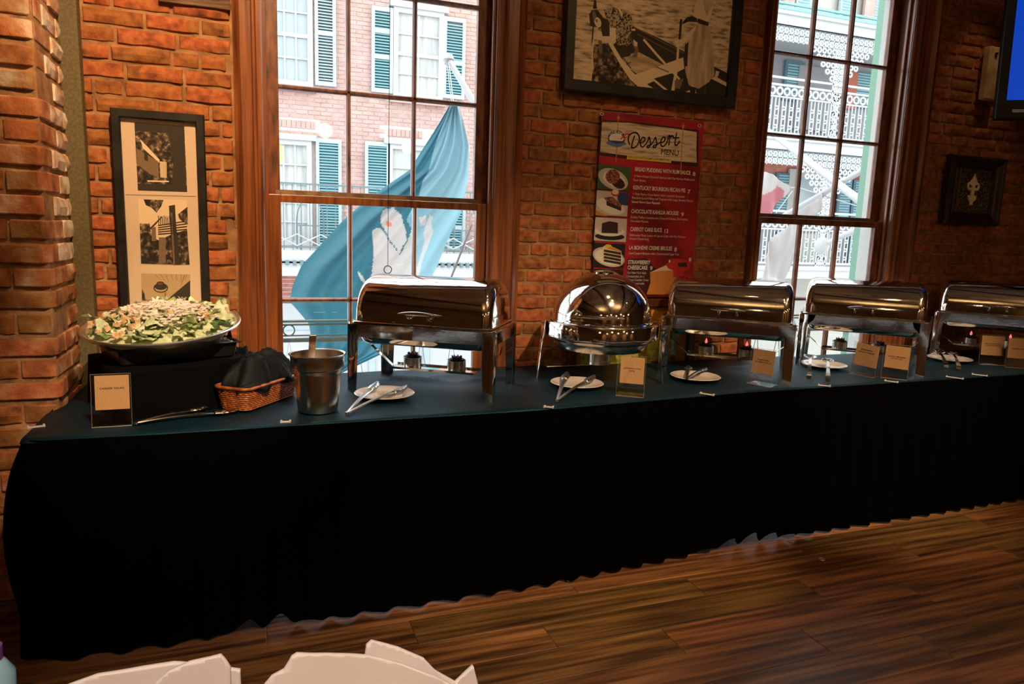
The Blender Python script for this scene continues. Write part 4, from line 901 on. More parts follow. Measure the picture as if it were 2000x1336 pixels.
# skirt clips / paper tags along the edge
TAGM = clr('white_paper_tag', (.6, .58, .58), .6)
for (pa, pb, lab) in (((55, 834), (86, 829), 'white skirt clip at the left corner of the tablecloth'), ((549, 822), (567, 822), 'small pale skirt clip on the cloth edge in front of the steel pot'), ((1068, 796), (1083, 799), 'small skirt clip on the cloth edge in front of the round chafing dish'),
    ((1378, 768), (1394, 774), 'small skirt clip on the cloth edge between round dish and spring roll sign'), ((1607, 753), (1628, 757), 'white skirt clip on the cloth edge below the pair of upturned spoons'), ((1748, 746), (1765, 751), 'skirt clip in front of the mashed potato sign'), ((1864, 736), (1886, 742), 'left of two white skirt clips below the slotted spoon'), ((1902, 730), (1925, 735), 'right of two white skirt clips, in front of the pasta sign')):
    a = onz(*pa, TZ + .004); b = onz(*pb, TZ + .004); d = b - a; L_ = d.length; r_ = math.atan2(d.y, d.x)
    m = MB().box(-L_ / 2, L_ / 2, -.008, .008, 0, .0025).box(-L_ / 2 - .002, -L_ / 2 + .004, -.01, .01, -.001, .006).box(L_ / 2 - .004, L_ / 2 + .002, -.01, .01, -.001, .006)
    o = m.build('skirt_clip', TAGM); c = (a + b) / 2; o.location = (c.x, max(c.y, fy(c.x) + .012), topz(c.x, c.y) + .001); o.rotation_euler = (0, 0, r_ * .6); tag(o, lab, 'clip')

# ------------------------------------------------------------------ chafing dishes
def rrect(hx, hy, r, z, n=6):
    out = []
    for cx, cy, a0 in ((hx - r, -hy + r, -pi / 2), (hx - r, hy - r, 0), (-hx + r, hy - r, pi / 2), (-hx + r, -hy + r, pi)):
        for k in range(n + 1): a = a0 + k * pi / 2 / n; out.append((cx + r * cos(a), cy + r * sin(a), z))
    return out
def loft(m, secs, close_b=True, close_t=False):
    n = len(secs[0]); vs = [v for s_ in secs for v in s_]
    fs = [(j * n + i, j * n + (i + 1) % n, (j + 1) * n + (i + 1) % n, (j + 1) * n + i) for j in range(len(secs) - 1) for i in range(n)]
    if close_b: fs.append(tuple(range((len(secs) - 1) * n, len(secs) * n)))
    if close_t: fs.append(tuple(range(n))[::-1])
    return m.add(vs, fs)
Lc, Wc = .66, .415
_lib = {}
def part(key, mk):   # share mesh data between the alike dishes
    if key not in _lib: _lib[key] = mk()
    return _lib[key]
def leg_mesh(sx, sy):
    m = MB(); X = sx * Lc / 2; Y = sy * Wc / 2; w = .052; d = .05; t = .004; rr = .012
    # L section with rounded outer corner, slight taper to the foot
    def sec(z, ww, dd): return [(X - sx * ww, Y, z), (X - sx * rr, Y, z), (X - sx * rr * .3, Y - sy * rr * .3, z), (X, Y - sy * rr, z), (X, Y - sy * dd, z), (X - sx * t, Y - sy * dd, z), (X - sx * t, Y - sy * (rr + t), z), (X - sx * (rr + t), Y - sy * t, z), (X - sx * ww, Y - sy * t, z)]
    loft(m, [sec(.292, w * 1.7, d * 1.5), sec(.262, w * 1.5, d * 1.4), sec(.245, w * 1.12, d * 1.1), sec(.22, w, d), sec(0, w * .86, d * .86)], True, True)
    return m.mesh('leg', STEEL, True)
def lid_mesh():
    m = MB(); L2 = .306; ry, rz, R_ = .19, .205, .045
    xs = [-1] + []; stations = []
    for k in range(7): a = k * pi / 2 / 6; stations.append((-L2 + R_ * (1 - sin(a)) * 1.0, 1 - (R_ / .2) * (1 - cos(a)) * 1.0)) if False else None
    st = []
    for k in range(8):
        a = k * (pi / 2) / 7; st.append((-L2 + R_ * (1 - cos(a)), 1 - (R_ / .2) * (1 - sin(a))))
    st = st + [(-x, s_) for x, s_ in st[::-1]]
    NT = 30; secs = []
    for x, s_ in st:
        row = []
        for k in range(NT + 1):
            a = pi * k / NT; c_, q = cos(a), sin(a); e = .8
            row.append((x, -ry * s_ ** .8 * (abs(c_) ** e) * (1 if c_ > 0 else -1), rz * s_ * abs(q) ** e))
        secs.append(row)
    n = NT + 1; vs = [v for s_ in secs for v in s_]; fs = [(j * n + i, j * n + i + 1, (j + 1) * n + i + 1, (j + 1) * n + i) for j in range(len(secs) - 1) for i in range(NT)]
    fs += [tuple(range(n)), tuple(range((len(secs) - 1) * n, len(secs) * n))[::-1]]
    m.add([(x, y, z + .294) for x, y, z in vs], fs)
    return m.mesh('lid', STEEL, True)
def handle_mesh():
    m = MB(); yh = -.228; n = 12
    m.tube([(-.085 + .17 * k / n, yh - .006 * sin(pi * k / n), .352 + .004 * sin(pi * k / n)) for k in range(n + 1)], [.002 + .0075 * sin(pi * k / n) ** .7 for k in range(n + 1)], 12)
    for x in (-.045, .045): m.tube([(x, yh, .352), (x, yh + .012, .335), (x, -.188, .328)], [.006, .006, .009], 8)
    return m.mesh('handle', STEEL, True)
def rect_chafer(FL_, FR_, lab, flame=()):
    FL_, FR_ = Vector(FL_), Vector(FR_); d = (FR_ - FL_).normalized(); perp = Vector((-d.y, d.x)); mid = (FL_ + FR_) / 2; c = mid + perp * Wc / 2
    r = empty('chafing_dish', (c.x, c.y, TZ + .002), math.atan2(d.y, d.x), lab, 'chafing dish', 'roll-top chafing dishes on the buffet')
    for sx in (-1, 1):
        for sy in (-1, 1): link('leg', part(('leg', sx, sy), lambda: leg_mesh(sx, sy)), r)
    def frame():
        m = MB()
        for sy in (-1, 1): m.box(-Lc / 2 + .05, Lc / 2 - .05, sy * Wc / 2 - (.004 if sy > 0 else 0), sy * Wc / 2 + (.004 if sy < 0 else 0), .238, .292)
        for sx in (-1, 1): m.box(sx * Lc / 2 - (.004 if sx > 0 else 0), sx * Lc / 2 + (.004 if sx < 0 else 0), -Wc / 2 + .05, Wc / 2 - .05, .238, .292)
        return m.mesh('frame_rail', STEEL)
    link('frame_rail', part('fr', frame), r)
    def pan():
        m = MB(); loft(m, [rrect(.329, .206, .03, .292), rrect(.3305, .2075, .03, .296), rrect(.329, .206, .03, .2985), rrect(.313, .192, .03, .2985), rrect(.311, .19, .03, .294)], False)
        loft(m, [rrect(.308, .2, .03, .292), rrect(.307, .199, .03, .24), rrect(.304, .196, .03, .236), rrect(.29, .18, .04, .232), rrect(.284, .174, .045, .214), rrect(.274, .164, .045, .205)])
        return m.mesh('water_pan', STEEL, True)
    link('water_pan', part('pan', pan), r)
    l = link('lid', part('lid', lid_mesh), r)
    link('handle', part('hd', handle_mesh), l)
    def rim():
        m = MB(); loft(m, [rrect(.310, .194, .02, .2985), rrect(.313, .197, .02, .301), rrect(.310, .194, .02, .304), rrect(.304, .188, .02, .305)], False); return m.mesh('lid_rim', STEEL, True)
    link('lid_rim', part('rim', rim), l)
    def shelf():
        m = MB(); m.box(-.2, .2, -.055, .055, .078, .081); m.box(-.2, .2, -.057, -.054, .078, .088); m.box(-.2, .2, .054, .057, .078, .088); return m.mesh('fuel_shelf', STEEL)
    link('fuel_shelf', part('sh', shelf), r)
    def strap(s_):
        m = MB(); w = .012; P_ = [(s_ * .312, .205), (s_ * .305, .17), (s_ * .2, .082)]
        for (x0, z0), (x1, z1) in zip(P_, P_[1:]): m.add([(x0, -w, z0), (x0, w, z0), (x1, w, z1), (x1, -w, z1), (x0, -w, z0 - .003), (x0, w, z0 - .003), (x1, w, z1 - .003), (x1, -w, z1 - .003)], [(0, 1, 2, 3), (7, 6, 5, 4), (0, 3, 7, 4), (1, 5, 6, 2), (0, 4, 5, 1), (3, 2, 6, 7)])
        return m.mesh('shelf_strap', STEEL)
    for s_ in (-1, 1): link('shelf_strap', part(('st', s_), lambda: strap(s_)), r)
    def holder(): return MB().lathe([(.041, .0), (.041, .046), (.043, .048), (.0395, .048), (.0395, .0), (0, .001)], 28).mesh('fuel_holder', BRUSH, True)
    for s_ in (-1, 1):
        h = link('fuel_holder', part('ho', holder), r); h.location = (s_ * .105, 0, .082)
    return r, c, math.atan2(d.y, d.x)
FLM = mat('pink_burner_flame', (1, .16, .2), .5, emit=1.2)
def fuel_can(x, y, z, lab, flame=False):
    r = empty('fuel_can', (x, y, z), random.random() * 3, lab, 'fuel can', 'fuel cans under the chafing dishes')
    link('can', part('can', lambda: MB().lathe([(0, .001), (.034, .001), (.036, .004), (.036, .05), (.033, .053), (.024, .053)], 24).mesh('can', BLKMET, True)), r)
    link('lid', part('canl', lambda: MB().lathe([(.024, .053), (.024, .059), (.02, .062), (.008, .061), (.007, .055), (0, .055)], 16).mesh('lid', mat('dark_red_wick_cap', (.1, .02, .02), .5), True)), r)
    def kn():
        m = MB()
        for k in range(8): a = k * pi / 4; m.tube([(.02 * cos(a), .02 * sin(a), .06), (.022 * cos(a), .022 * sin(a), .067)], .003, 5)
        return m.mesh('knurled_ring', BLKMET)
    link('knurled_ring', part('kn', kn), r)
    if flame: MB().lathe([(0, .06), (.006, .063), (.0075, .07), (.005, .079), (.001, .088), (0, .088)], 10).build('flame', FLM, r, smooth=True)
DN = ['first', 'second', 'third', 'fourth']
CH = [((.387, 3.073), (.938, 2.709), 'large roll-top steel chafing dish in front of the left window', (0, 0)),
      ((2.006, 3.165), (2.525, 2.74), 'roll-top steel chafing dish right of the round one, by the spring roll sign', (1, 1)),
      ((2.955, 3.225), (3.43, 2.73), 'roll-top steel chafing dish in front of the right window', (0, 0)),
      ((4.05, 3.24), (4.49, 2.73), 'roll-top steel chafing dish cut off by the right edge of the photo', (1, 1))]
for i, (a, b, lab, fl_) in enumerate(CH):
    r, c, th = rect_chafer(a, b, lab)
    for s_, side, f_ in ((-1, 'left', fl_[0]), (1, 'right', fl_[1])):
        p = Vector((c.x + s_ * .105 * cos(th), c.y + s_ * .105 * sin(th)))
        fuel_can(p.x, p.y, TZ + .002 + .0825, '%s fuel can under the %s roll-top chafing dish from the left' % (side, DN[i]), f_)
# round chafing dish
RC = Vector((1.62, 3.08)); r = empty('chafing_dish', (RC.x, RC.y, TZ + .002), 0, 'round dome-topped steel chafing dish below the dessert menu', 'chafing dish')
r.scale = (1.2, 1.2, 1)
MB().lathe([(.226, .285), (.232, .288), (.234, .284), (.234, .22), (.232, .218), (.23, .22), (.23, .284), (.218, .287), (.205, .284)], 64).build('frame_ring', STEEL, r, smooth=True)
MB().lathe([(.215, .288), (.213, .21), (.208, .2), (.195, .192), (.19, .165), (.18, .155), (0, .15)], 64).build('water_pan', BRUSH, r, smooth=True)
lid = MB().lathe([(.208, .288), (.21, .292), (.208, .296), (.201, .297), (.2, .302)] + [(.2 * cos(a) ** .96, .302 + .225 * sin(a)) for a in [k * 1.38 / 20 for k in range(21)]] + [(.042, .525), (.045, .528), (.042, .531), (.0, .534)], 72).build('lid', STEEL, r, smooth=True)
ha = math.radians(240); hx, hy = .228 * cos(ha), .228 * sin(ha); tx, ty = -sin(ha), cos(ha); n = 12
m = MB().tube([(hx + tx * .095 * (2 * k / n - 1) , hy + ty * .095 * (2 * k / n - 1), .335) for k in range(n + 1)], [.002 + .0075 * sin(pi * k / n) ** .7 for k in range(n + 1)], 12)
for s_ in (-.04, .04): m.tube([(hx + tx * s_, hy + ty * s_, .335), (.19 * cos(ha) + tx * s_, .19 * sin(ha) + ty * s_, .325)], .007, 8)
m.build('handle', STEEL, lid, smooth=True)
for ang in (167, 62, -33):
    a = math.radians(ang); ex, ey = cos(a), sin(a); qx, qy = -sin(a), cos(a); m = MB()
    def S_(rad, w, z, t=.005): return [((rad + t) * ex + qx * w, (rad + t) * ey + qy * w, z), ((rad + t) * ex - qx * w, (rad + t) * ey - qy * w, z), (rad * ex - qx * w, rad * ey - qy * w, z), (rad * ex + qx * w, rad * ey + qy * w, z)]
    loft(m, [S_(.236, .045, .292), S_(.238, .043, .25), S_(.24, .03, .215), S_(.243, .026, .18), S_(.258, .022, 0)], True, True)
    m.build('leg', STEEL, r, bevel=.002)
MB().box(-.24, .24, -.015, .015, .07, .073).build('fuel_shelf', STEEL, r)
MB().lathe([(.046, .073), (.046, .13), (.049, .132), (.044, .132), (.044, .074), (0, .074)], 28).build('fuel_holder', BRUSH, r, smooth=True)
o = MB().tube([(0.0, -.045, .1), (-.02, -.09, .1)], [.012, .009], 10).build('holder_knob', BRUSH, r, smooth=True)
fuel_can(RC.x, RC.y, TZ + .002 + .0745, 'fuel can with pink flame under the round chafing dish', True)

# ------------------------------------------------------------------ salad station
rz = math.radians(22)
r = empty('cloth_riser', (-.30, 3.0, TZ + .002), rz, 'black cloth-draped box raising the salad bowl at the left end of the buffet', 'riser')
m = MB(); secs = []
for j in range(9):
    t = j / 8; z = .185 * (1 - t); row = []
    for k, (x, y, _) in enumerate(rrect(.243, .19, .02, 0, 4)):
        row.append((x, y, z))
    base = rrect(.243, .19, .02, 0, 4); pts = []
    for q in range(len(base)):
        a, b = base[q], base[(q + 1) % len(base)]; N_ = max(1, int(sqrt((a[0] - b[0]) ** 2 + (a[1] - b[1]) ** 2) / .02))
        for w_ in range(N_): pts.append((a[0] + (b[0] - a[0]) * w_ / N_, a[1] + (b[1] - a[1]) * w_ / N_))
    row = []
    for q, (x, y) in enumerate(pts): f_ = 1 + (.03 * t + .012 * t * sin(q * .9)); row.append((x * f_, y * f_, z))
    secs.append(row)
loft(m, secs, False, True); m.build('drape', mat('black_riser_cloth', (.0018, .002, .0022), .9, spec=.08), r, smooth='all')
# shallow tray of crushed ice under the bowl
r = empty('ice_tray', (-.30, 3.0, TZ + .19), rz, 'black tray holding crushed ice beneath the salad bowl', 'tray')
m = MB(); loft(m, [rrect(.225, .165, .02, .055), rrect(.228, .168, .02, .058), rrect(.215, .155, .02, .06), rrect(.205, .145, .02, .004), rrect(.2, .14, .02, 0)]); m.build('tray', clr('black_plastic_tray', (.012, .012, .013), .35), r, smooth=True)
ICE = mat('crushed_ice', (.55, .5, .42), .25, spec=.8); m = MB(); ri = random.Random(4)
for k in range(420):
    x, y = ri.uniform(-.2, .2), ri.uniform(-.14, .14); s_ = ri.uniform(.004, .011); Mx = Matrix.Translation((x, y, .03 + ri.random() * .022)) @ Matrix.Rotation(ri.random() * 3, 4, Vector((ri.random(), ri.random(), ri.random())).normalized())
    m.box(-s_, s_, -s_, s_, -s_ * .6, s_ * .6, Mx)
tag(m.build('ice', ICE, r), kind='stuff')
BC = Vector((-.318, 3.005, 1.073)); BR = .283
Rb = Matrix.Rotation(math.radians(-20.5), 4, 'Z') @ Matrix.Rotation(math.radians(8), 4, 'X')
b = empty('salad_bowl', BC, 0, 'wide shallow stainless steel bowl tilted forward on the black riser', 'bowl'); b.rotation_euler = Rb.to_euler()
MB().lathe([(BR - .022, -.006), (BR - .014, .0), (BR - .004, .002), (BR, -.001), (BR - .002, -.006), (BR - .016, -.006), (BR - .03, -.02), (.2, -.07), (.13, -.098), (0, -.102)], 90).build('bowl', mat('bright_satin_steel', (.92, .9, .88), .33, 1), b, smooth=True)
MB().lathe([(BR - .022, -.006), (BR - .034, -.02), (.2, -.066), (.13, -.094), (0, -.098)], 60).build('inner_surface', BRUSH, b, smooth=True)
sr = empty('caesar_salad', BC, 0, 'heap of romaine leaves with croutons and shaved cheese filling the steel bowl', 'salad'); sr.rotation_euler = Rb.to_euler()
LG = [mat('romaine_green', (.2, .3, .05), .5, noise=(60, 4, [(.35, (.12, .22, .05)), (.6, (.36, .46, .16)), (.8, (.6, .65, .35))]), sheen=.1), mat('romaine_pale', (.55, .6, .3), .5, noise=(45, 4, [(.35, (.5, .6, .3)), (.65, (.8, .82, .58))])), mat('romaine_dark', (.05, .12, .03), .5, noise=(60, 4, [(.4, (.04, .11, .04)), (.7, (.16, .3, .1))])), mat('lettuce_heart', (.75, .74, .48), .5, noise=(40, 4, [(.35, (.72, .72, .5)), (.65, (.95, .92, .78))]))]
CRO = mat('crouton_toast', (.7, .45, .25), .8, noise=(90, 4, [(.35, (.6, .34, .16)), (.65, (.85, .62, .38))]))
CHS = mat('shaved_cheese', (.95, .86, .78), .6)
rs = random.Random(12)
def hz(q): return -.012 + .052 * (1 - (q / .265) ** 2)
MB().grid(lambda u, v: Vector((.258 * v * cos(2 * pi * u), .258 * v * sin(2 * pi * u), hz(.258 * v) - .012 + .006 * sin(20 * u * 6.28 * .5 + 9 * v))), 40, 12, True).build('lettuce_bed', LG[1], sr, smooth='all')
def leaf_mesh(seed, mt):
    q = random.Random(seed); m = MB(); a1, a2, a3 = q.uniform(0, 6), q.uniform(0, 6), q.uniform(.5, 1.2)
    def fn(u, v):
        U, V_ = u * 2 - 1, v * 2 - 1; rr = max(abs(U), abs(V_)); an = math.atan2(V_, U); R_ = rr * (1 + .14 * sin(5 * an + a1) + .08 * sin(9 * an + a2)) 
        return Vector((R_ * cos(an) * 1.25, R_ * sin(an) * .85, .28 * a3 * U * U - .25 * V_ * V_ * a3 + .16 * rr * rr * sin(6 * an + a2) + .05 * sin(7 * U + a1)))
    m.grid(fn, 8, 8); return m.mesh('leaf', mt, 'all', fix=False)
LM = [leaf_mesh(k, LG[[0, 1, 1, 3, 2, 0, 3, 1, 0, 2][k]]) for k in range(10)]
def put(name, me, rad, ang, s_, dz, tilt):
    o = link(name, me, sr); o.location = (rad * cos(ang), rad * sin(ang), hz(rad) + dz); o.rotation_euler = (rs.uniform(-tilt, tilt), rs.uniform(-tilt, tilt), rs.uniform(0, 6.28)); o.scale = (s_, s_, s_); return o
for k in range(120):
    rad = .232 * sqrt(rs.random()); ang = rs.uniform(0, 6.28); dark = rad > .19 and rs.random() < .22
    put('leaf', LM[rs.choice([4, 9, 0, 5]) if dark else rs.choice([0, 1, 2, 3, 5, 6, 7, 8, 1, 7])], rad, ang, rs.uniform(.02, .042), rs.uniform(.0, .02), .6)
for k in range(9): put('leaf', LM[rs.choice([0, 1, 6])], rs.uniform(.2, .25), rs.uniform(.9, 2.4), rs.uniform(.035, .05), .022, .8)
cm = []
for k in range(5):
    q = random.Random(k); cm.append(MB().add([(x * q.uniform(.8, 1.1), y * q.uniform(.8, 1.1), z * q.uniform(.7, 1)) for x in (-1, 1) for y in (-1, 1) for z in (-1, 1)], [(0, 1, 3, 2), (4, 6, 7, 5), (0, 4, 5, 1), (2, 3, 7, 6), (0, 2, 6, 4), (1, 5, 7, 3)]).mesh('crouton', CRO))
for k in range(75):
    cl = rs.choice([(.05, .8, .07), (.13, 4.1, .04), (.1, .3, .06), (.2, 4.3, .03), (.06, 2.5, .08), (.22, 3.6, .03)]); x = cl[0] * cos(cl[1]) + rs.gauss(0, cl[2]); y = cl[0] * sin(cl[1]) + rs.gauss(0, cl[2]); rad = min(.24, sqrt(x * x + y * y))
    put('crouton', cm[k % 5], rad, math.atan2(y, x), rs.uniform(.007, .011), .022, 3)
m = MB()
for k in range(700):
    x, y = rs.gauss(0, .085), rs.gauss(.02, .07); rad = sqrt(x * x + y * y)
    if rad > .22: continue
    L_ = rs.uniform(.006, .016); Mx = Matrix.Translation((x, y, hz(rad) + .024 + rs.random() * .012)) @ Matrix.Rotation(rs.random() * 6.3, 4, 'Z') @ Matrix.Rotation(rs.uniform(-.5, .5), 4, 'X'); m.box(-L_, L_, -.0035, .0035, -.0008, .0008, Mx)
tag(m.build('cheese_shreds', CHS, sr), kind='stuff')

# ------------------------------------------------------------------ basket, napkins, steel pot
ba = math.atan2(2.993 - 2.744, .174 + .016); d = Vector((cos(ba), sin(ba))); p_ = Vector((-d.y, d.x)); BL, BWd, BH = .34, .15, .085
c = Vector((-.016, 2.744)) + d * BL / 2 + p_ * BWd / 2
r = empty('wicker_basket', (c.x, c.y, TZ + .003), ba, 'small orange-brown woven rattan basket holding dark napkins', 'basket')
WICK = mat('orange_rattan', (.42, .12, .03), .45, noise=(40, 4, [(.35, (.28, .06, .012)), (.65, (.5, .17, .045))]), coat=.3)
rows = 11
def ringpts(hx, hy, z):
    base = rrect(hx, hy, .03, z, 5); out = []
    for q in range(len(base)):
        a, b_ = Vector(base[q]), Vector(base[(q + 1) % len(base)]); N_ = max(1, int((a - b_).length / .009))
        for w_ in range(N_): out.append(a.lerp(b_, w_ / N_))
    return out
for j in range(rows):
    t = (j + .5) / rows; z = .004 + BH * t; P_ = ringpts(BL / 2 - .012 * (1 - t), BWd / 2 - .012 * (1 - t), z); n = len(P_)
    m = MB(); rr_ = [.0036 + .0012 * (1 if (k + j) % 2 else -1) for k in range(n)]; m.tube(P_ + [P_[0]], rr_ + [rr_[0]], 6, cap=False); m.build('woven_coil', WICK, r, smooth='all')
m = MB().tube(ringpts(BL / 2 + .003, BWd / 2 + .003, BH + .006) + [ringpts(BL / 2 + .003, BWd / 2 + .003, BH + .006)[0]], .0062, 8, cap=False); m.build('rim', WICK, r, smooth='all')
m = MB(); 
loft(m, [rrect(BL / 2 - .012, BWd / 2 - .012, .03, .006), rrect(BL / 2 - .02, BWd / 2 - .02, .03, .003)]); m.build('base', WICK, r)
# crumpled dark napkins
def crumple(name, cx, cy, cz, hx, hy, h, th, seed, lab, cat, mt=NAVY, par=None, group=None):
    q = random.Random(seed); F_ = [(q.uniform(5, 16), q.uniform(5, 16), q.uniform(0, 6), q.uniform(.5, 1)) for _ in range(5)]
    def fn(u, v):
        U, V_ = u * 2 - 1, v * 2 - 1; env = max(0, 1 - (abs(U) ** 2.2)) * max(0, 1 - abs(V_) ** 2.2); w_ = sum(a4 * (1 - abs(sin(a1 * U * .45 + a2 * V_ * .3 + a3)) ** .6) for a1, a2, a3, a4 in F_) / 3.2
        return Vector((U * hx * (1 + .1 * sin(7 * V_ + seed)), V_ * hy * (1 + .12 * sin(6 * U + seed)), h * (env ** .6) * (.25 + .9 * w_) + .02 * w_))
    m = MB(); m.grid(fn, 44, 36); n0 = len(m.v); 
    o = m.build(name, mt, None, smooth='all', fix=False, solid=.004); o.location = (cx, cy, cz); o.rotation_euler = (0, 0, th); tag(o, lab, cat, group); return o
crumple('cloth_napkin', c.x + .0, c.y + .01, TZ + .07, .165, .085, .2, ba, 5, 'crumpled dark blue-black cloth napkins heaped in the rattan basket', 'napkins')
crumple('draped_cloth', .02 - .11, 3.09, TZ + .004, .12, .10, .33, -.5, 8, 'dark blue-black cloth draped from the salad riser down behind the basket', 'cloth')
PC = Vector((.236, 2.735))
r = empty('steel_pot', (PC.x, PC.y, TZ + .003), 0, 'tall steel bain-marie pot between the basket and the first chafing dish', 'pot')
MB().lathe([(0, .002), (.07, .002), (.075, .006), (.0865, .15), (.0875, .158), (.092, .164), (.0925, .168), (.098, .172), (.1, .176), (.1, .218), (.106, .222), (.107, .225), (.104, .227), (.098, .224), (.097, .176), (.085, .162), (.083, .15), (.073, .01), (0, .008)], 56).build('body', BRUSH, r, smooth=True)
o = empty('ladle', (PC.x - .03, PC.y + .03, TZ + .02), 0, 'brass-toned flat handle of a ladle standing in the steel pot', 'ladle')
a = at(611, 655, PC.y + .02); 
MB().add([(x + dx, y + dy, z) for (x, y, z) in ((PC.x - .03, PC.y + .03, TZ + .02), (a.x, a.y, a.z)) for dx, dy in ((-.013, -.002), (.013, -.002), (.013, .002), (-.013, .002))], [(0, 1, 5, 4), (1, 2, 6, 5), (2, 3, 7, 6), (3, 0, 4, 7), (4, 5, 6, 7), (3, 2, 1, 0)]).build('handle', mat('brassy_steel', (.85, .58, .36), .22, 1), o, True, bevel=.001)
MB().lathe([(.028, .03), (.03, .032), (.026, .012), (.012, .003), (0, .001)], 20, (PC.x - .025, PC.y + .02, TZ + .012)).build('bowl', STEEL, o, True, smooth=True)

# ------------------------------------------------------------------ plates, tongs, spoons
def plate(px, py, lab, R_=.125):
    p = onz(px, py, TZ + .018); r = empty('plate', (p.x, p.y, TZ + .003), 0, lab, 'plate')
    me = part('plate', lambda: MB().lathe([(0, .006), (.07, .006), (.082, .009), (.105, .018), (.122, .021), (.125, .019), (.122, .0165), (.1, .011), (.078, .002), (.07, .0), (.066, .0), (.064, .002), (0, .002)], 56).mesh('dish', CHINA, True)); link('dish', me, r); return p
plate(751, 768, 'white plate under tongs in front of the first roll-top dish, dusted with crumbs'); plate(1127, 748, 'white plate under tongs in front of the round chafing dish'); plate(1358, 735, 'white plate with small dark tongs in front of the second roll-top dish')
plate(1609, 712, 'white plate under two spoons left of the vegetable and potato signs'); plate(1855, 700, 'white plate under the slotted spoon at the far right')
TONGM = mat('satin_steel', (.85, .82, .78), .3, 1)
def tongs(pv, tips, w, lab, mt=TONGM):
    pv = Vector(pv); r = empty('serving_tongs', (pv.x, pv.y, TZ), 0, lab, 'tongs')
    for t_ in tips:
        t_ = Vector(t_); d_ = t_ - pv; L_ = d_.length; ux = d_.normalized(); side = ux.cross(Vector((0, 0, 1))).normalized(); up = side.cross(ux)
        m = MB(); N_ = 12; secs = []
        for k in range(N_ + 1):
            s_ = k / N_; ww = w * (.55 + .45 * s_); p = pv + ux * (L_ * .78 * s_) + up * (.006 * sin(pi * s_)); cu = .0035
            secs.append([tuple(p + side * (-ww)) , tuple(p + side * (-ww * .6) + up * cu), tuple(p + side * (ww * .6) + up * cu), tuple(p + side * ww), tuple(p + side * (ww * .6) + up * (cu - .0015)), tuple(p + side * (-ww * .6) + up * (cu - .0015))])
        loft(m, secs, True, True); arm = m.build('arm', mt, r, True, smooth=True)
        m = MB(); NU_, nv_ = 16, 8; p0 = pv + ux * (L_ * .74)
        def hf(u, v):
            V_ = v * 2 - 1; ww = w * (1.05 + .7 * sin(pi * min(1, u * 1.1)) + .16 * sin(u * 26)) * (1 if u < .93 else .75); return p0 + ux * (L_ * .26 * u) + side * (ww * V_) + up * (.004 - .009 * (V_ * V_) * 1 + .0045)
        m.grid(hf, NU_, nv_); m.build('scalloped_head', mt, arm, True, smooth='all', fix=False, solid=.0012)
    MB().lathe([(0, -.006), (.007, -.005), (.007, .005), (0, .006)], 14, pv).build('hinge', mt, r, True, smooth=True)
def oz(px, py, z): return onz(px, py, z)
GOLDST = mat('warm_polished_steel', (.88, .74, .56), .18, 1)
tongs(oz(266, 826, TZ + .012), [oz(466, 801, TZ + .012), oz(402, 795, TZ + .02)], .012, 'long pair of steel salad tongs lying in front of the black riser', GOLDST)
tongs(oz(678, 807, TZ + .012), [oz(737, 748, TZ + .04), oz(795, 755, TZ + .032)], .0115, 'steel tongs resting on the plate in front of the first roll-top dish')
tongs(oz(1088, 782, TZ + .012), [oz(1107, 729, TZ + .04), oz(1160, 735, TZ + .032)], .0115, 'steel tongs resting on the plate in front of the round dish')
tongs(oz(1342, 739, TZ + .03), [oz(1345, 716, TZ + .035), oz(1378, 720, TZ + .032)], .011, 'short dark steel tongs on the plate in front of the second roll-top dish', DARKST)
def spoon(pb, zb, pe, ze, lab, slotted=False):
    B_ = Vector(onz(*pb, zb)); E_ = Vector(onz(*pe, ze)); d_ = (E_ - B_); ux = d_.normalized(); side = ux.cross(Vector((0, 0, 1))).normalized(); up = side.cross(ux)
    r = empty('serving_spoon', (E_.x, E_.y, TZ), 0, lab, 'spoon'); m = MB(); ra = .04
    def fn(u, v): a_ = 2 * pi * u; q = v; return B_ + ux * (-ra * 1.15 * q * cos(a_)) + side * (ra * .85 * q * sin(a_)) + up * (-.014 * (1 - q * q) + .004)
    m.grid(fn, 28, 8, True); m.build('bowl', STEEL, r, True, smooth='all', fix=False, solid=.0012)
    if slotted:
        for s_ in (-1, 0, 1):
            for t_ in (-.3, .25):
                p = B_ + side * (s_ * .012) + ux * (t_ * ra) + up * (-.0095 + .0025 * abs(s_)); q2 = p + ux * (ra * .38); MB().tube([p, q2], .003, 6).build('slot', BLKMET, r, True)
    m = MB(); secs = []
    P_ = [B_ + ux * (ra * 1.05) + up * .004, B_ + ux * (d_.length * .5) + up * .012, E_ - ux * .012 + up * .004, E_ + up * .002, E_ + ux * .004 - Vector((0, 0, .012)), E_ - ux * .006 - Vector((0, 0, .018))]
    for k, p in enumerate(P_): w_ = [.006, .007, .012, .012, .011, .009][k]; n_ = up if k < 3 else -ux * .7 + up * .3; secs.append([tuple(p - side * w_), tuple(p + side * w_), tuple(p + side * w_ - n_ * .0018), tuple(p - side * w_ - n_ * .0018)])
    loft(m, secs, True, True); m.build('handle', STEEL, r, True)
spoon((1583, 697), TZ + .062, (1580, 734), TZ + .03, 'left of two serving spoons on the plate beside the vegetable sign', False)
spoon((1617, 704), TZ + .05, (1617, 739), TZ + .03, 'right of two serving spoons on the plate beside the vegetable sign', False)
spoon((1834, 687), TZ + .07, (1848, 713), TZ + .025, 'slotted serving spoon on the far right plate', True)
spoon((1861, 690), TZ + .06, (1873, 717), TZ + .025, 'plain serving spoon right of the slotted spoon', False)
MB_cr = MB(); rc_ = random.Random(2); pp = onz(758, 768, TZ + .02)
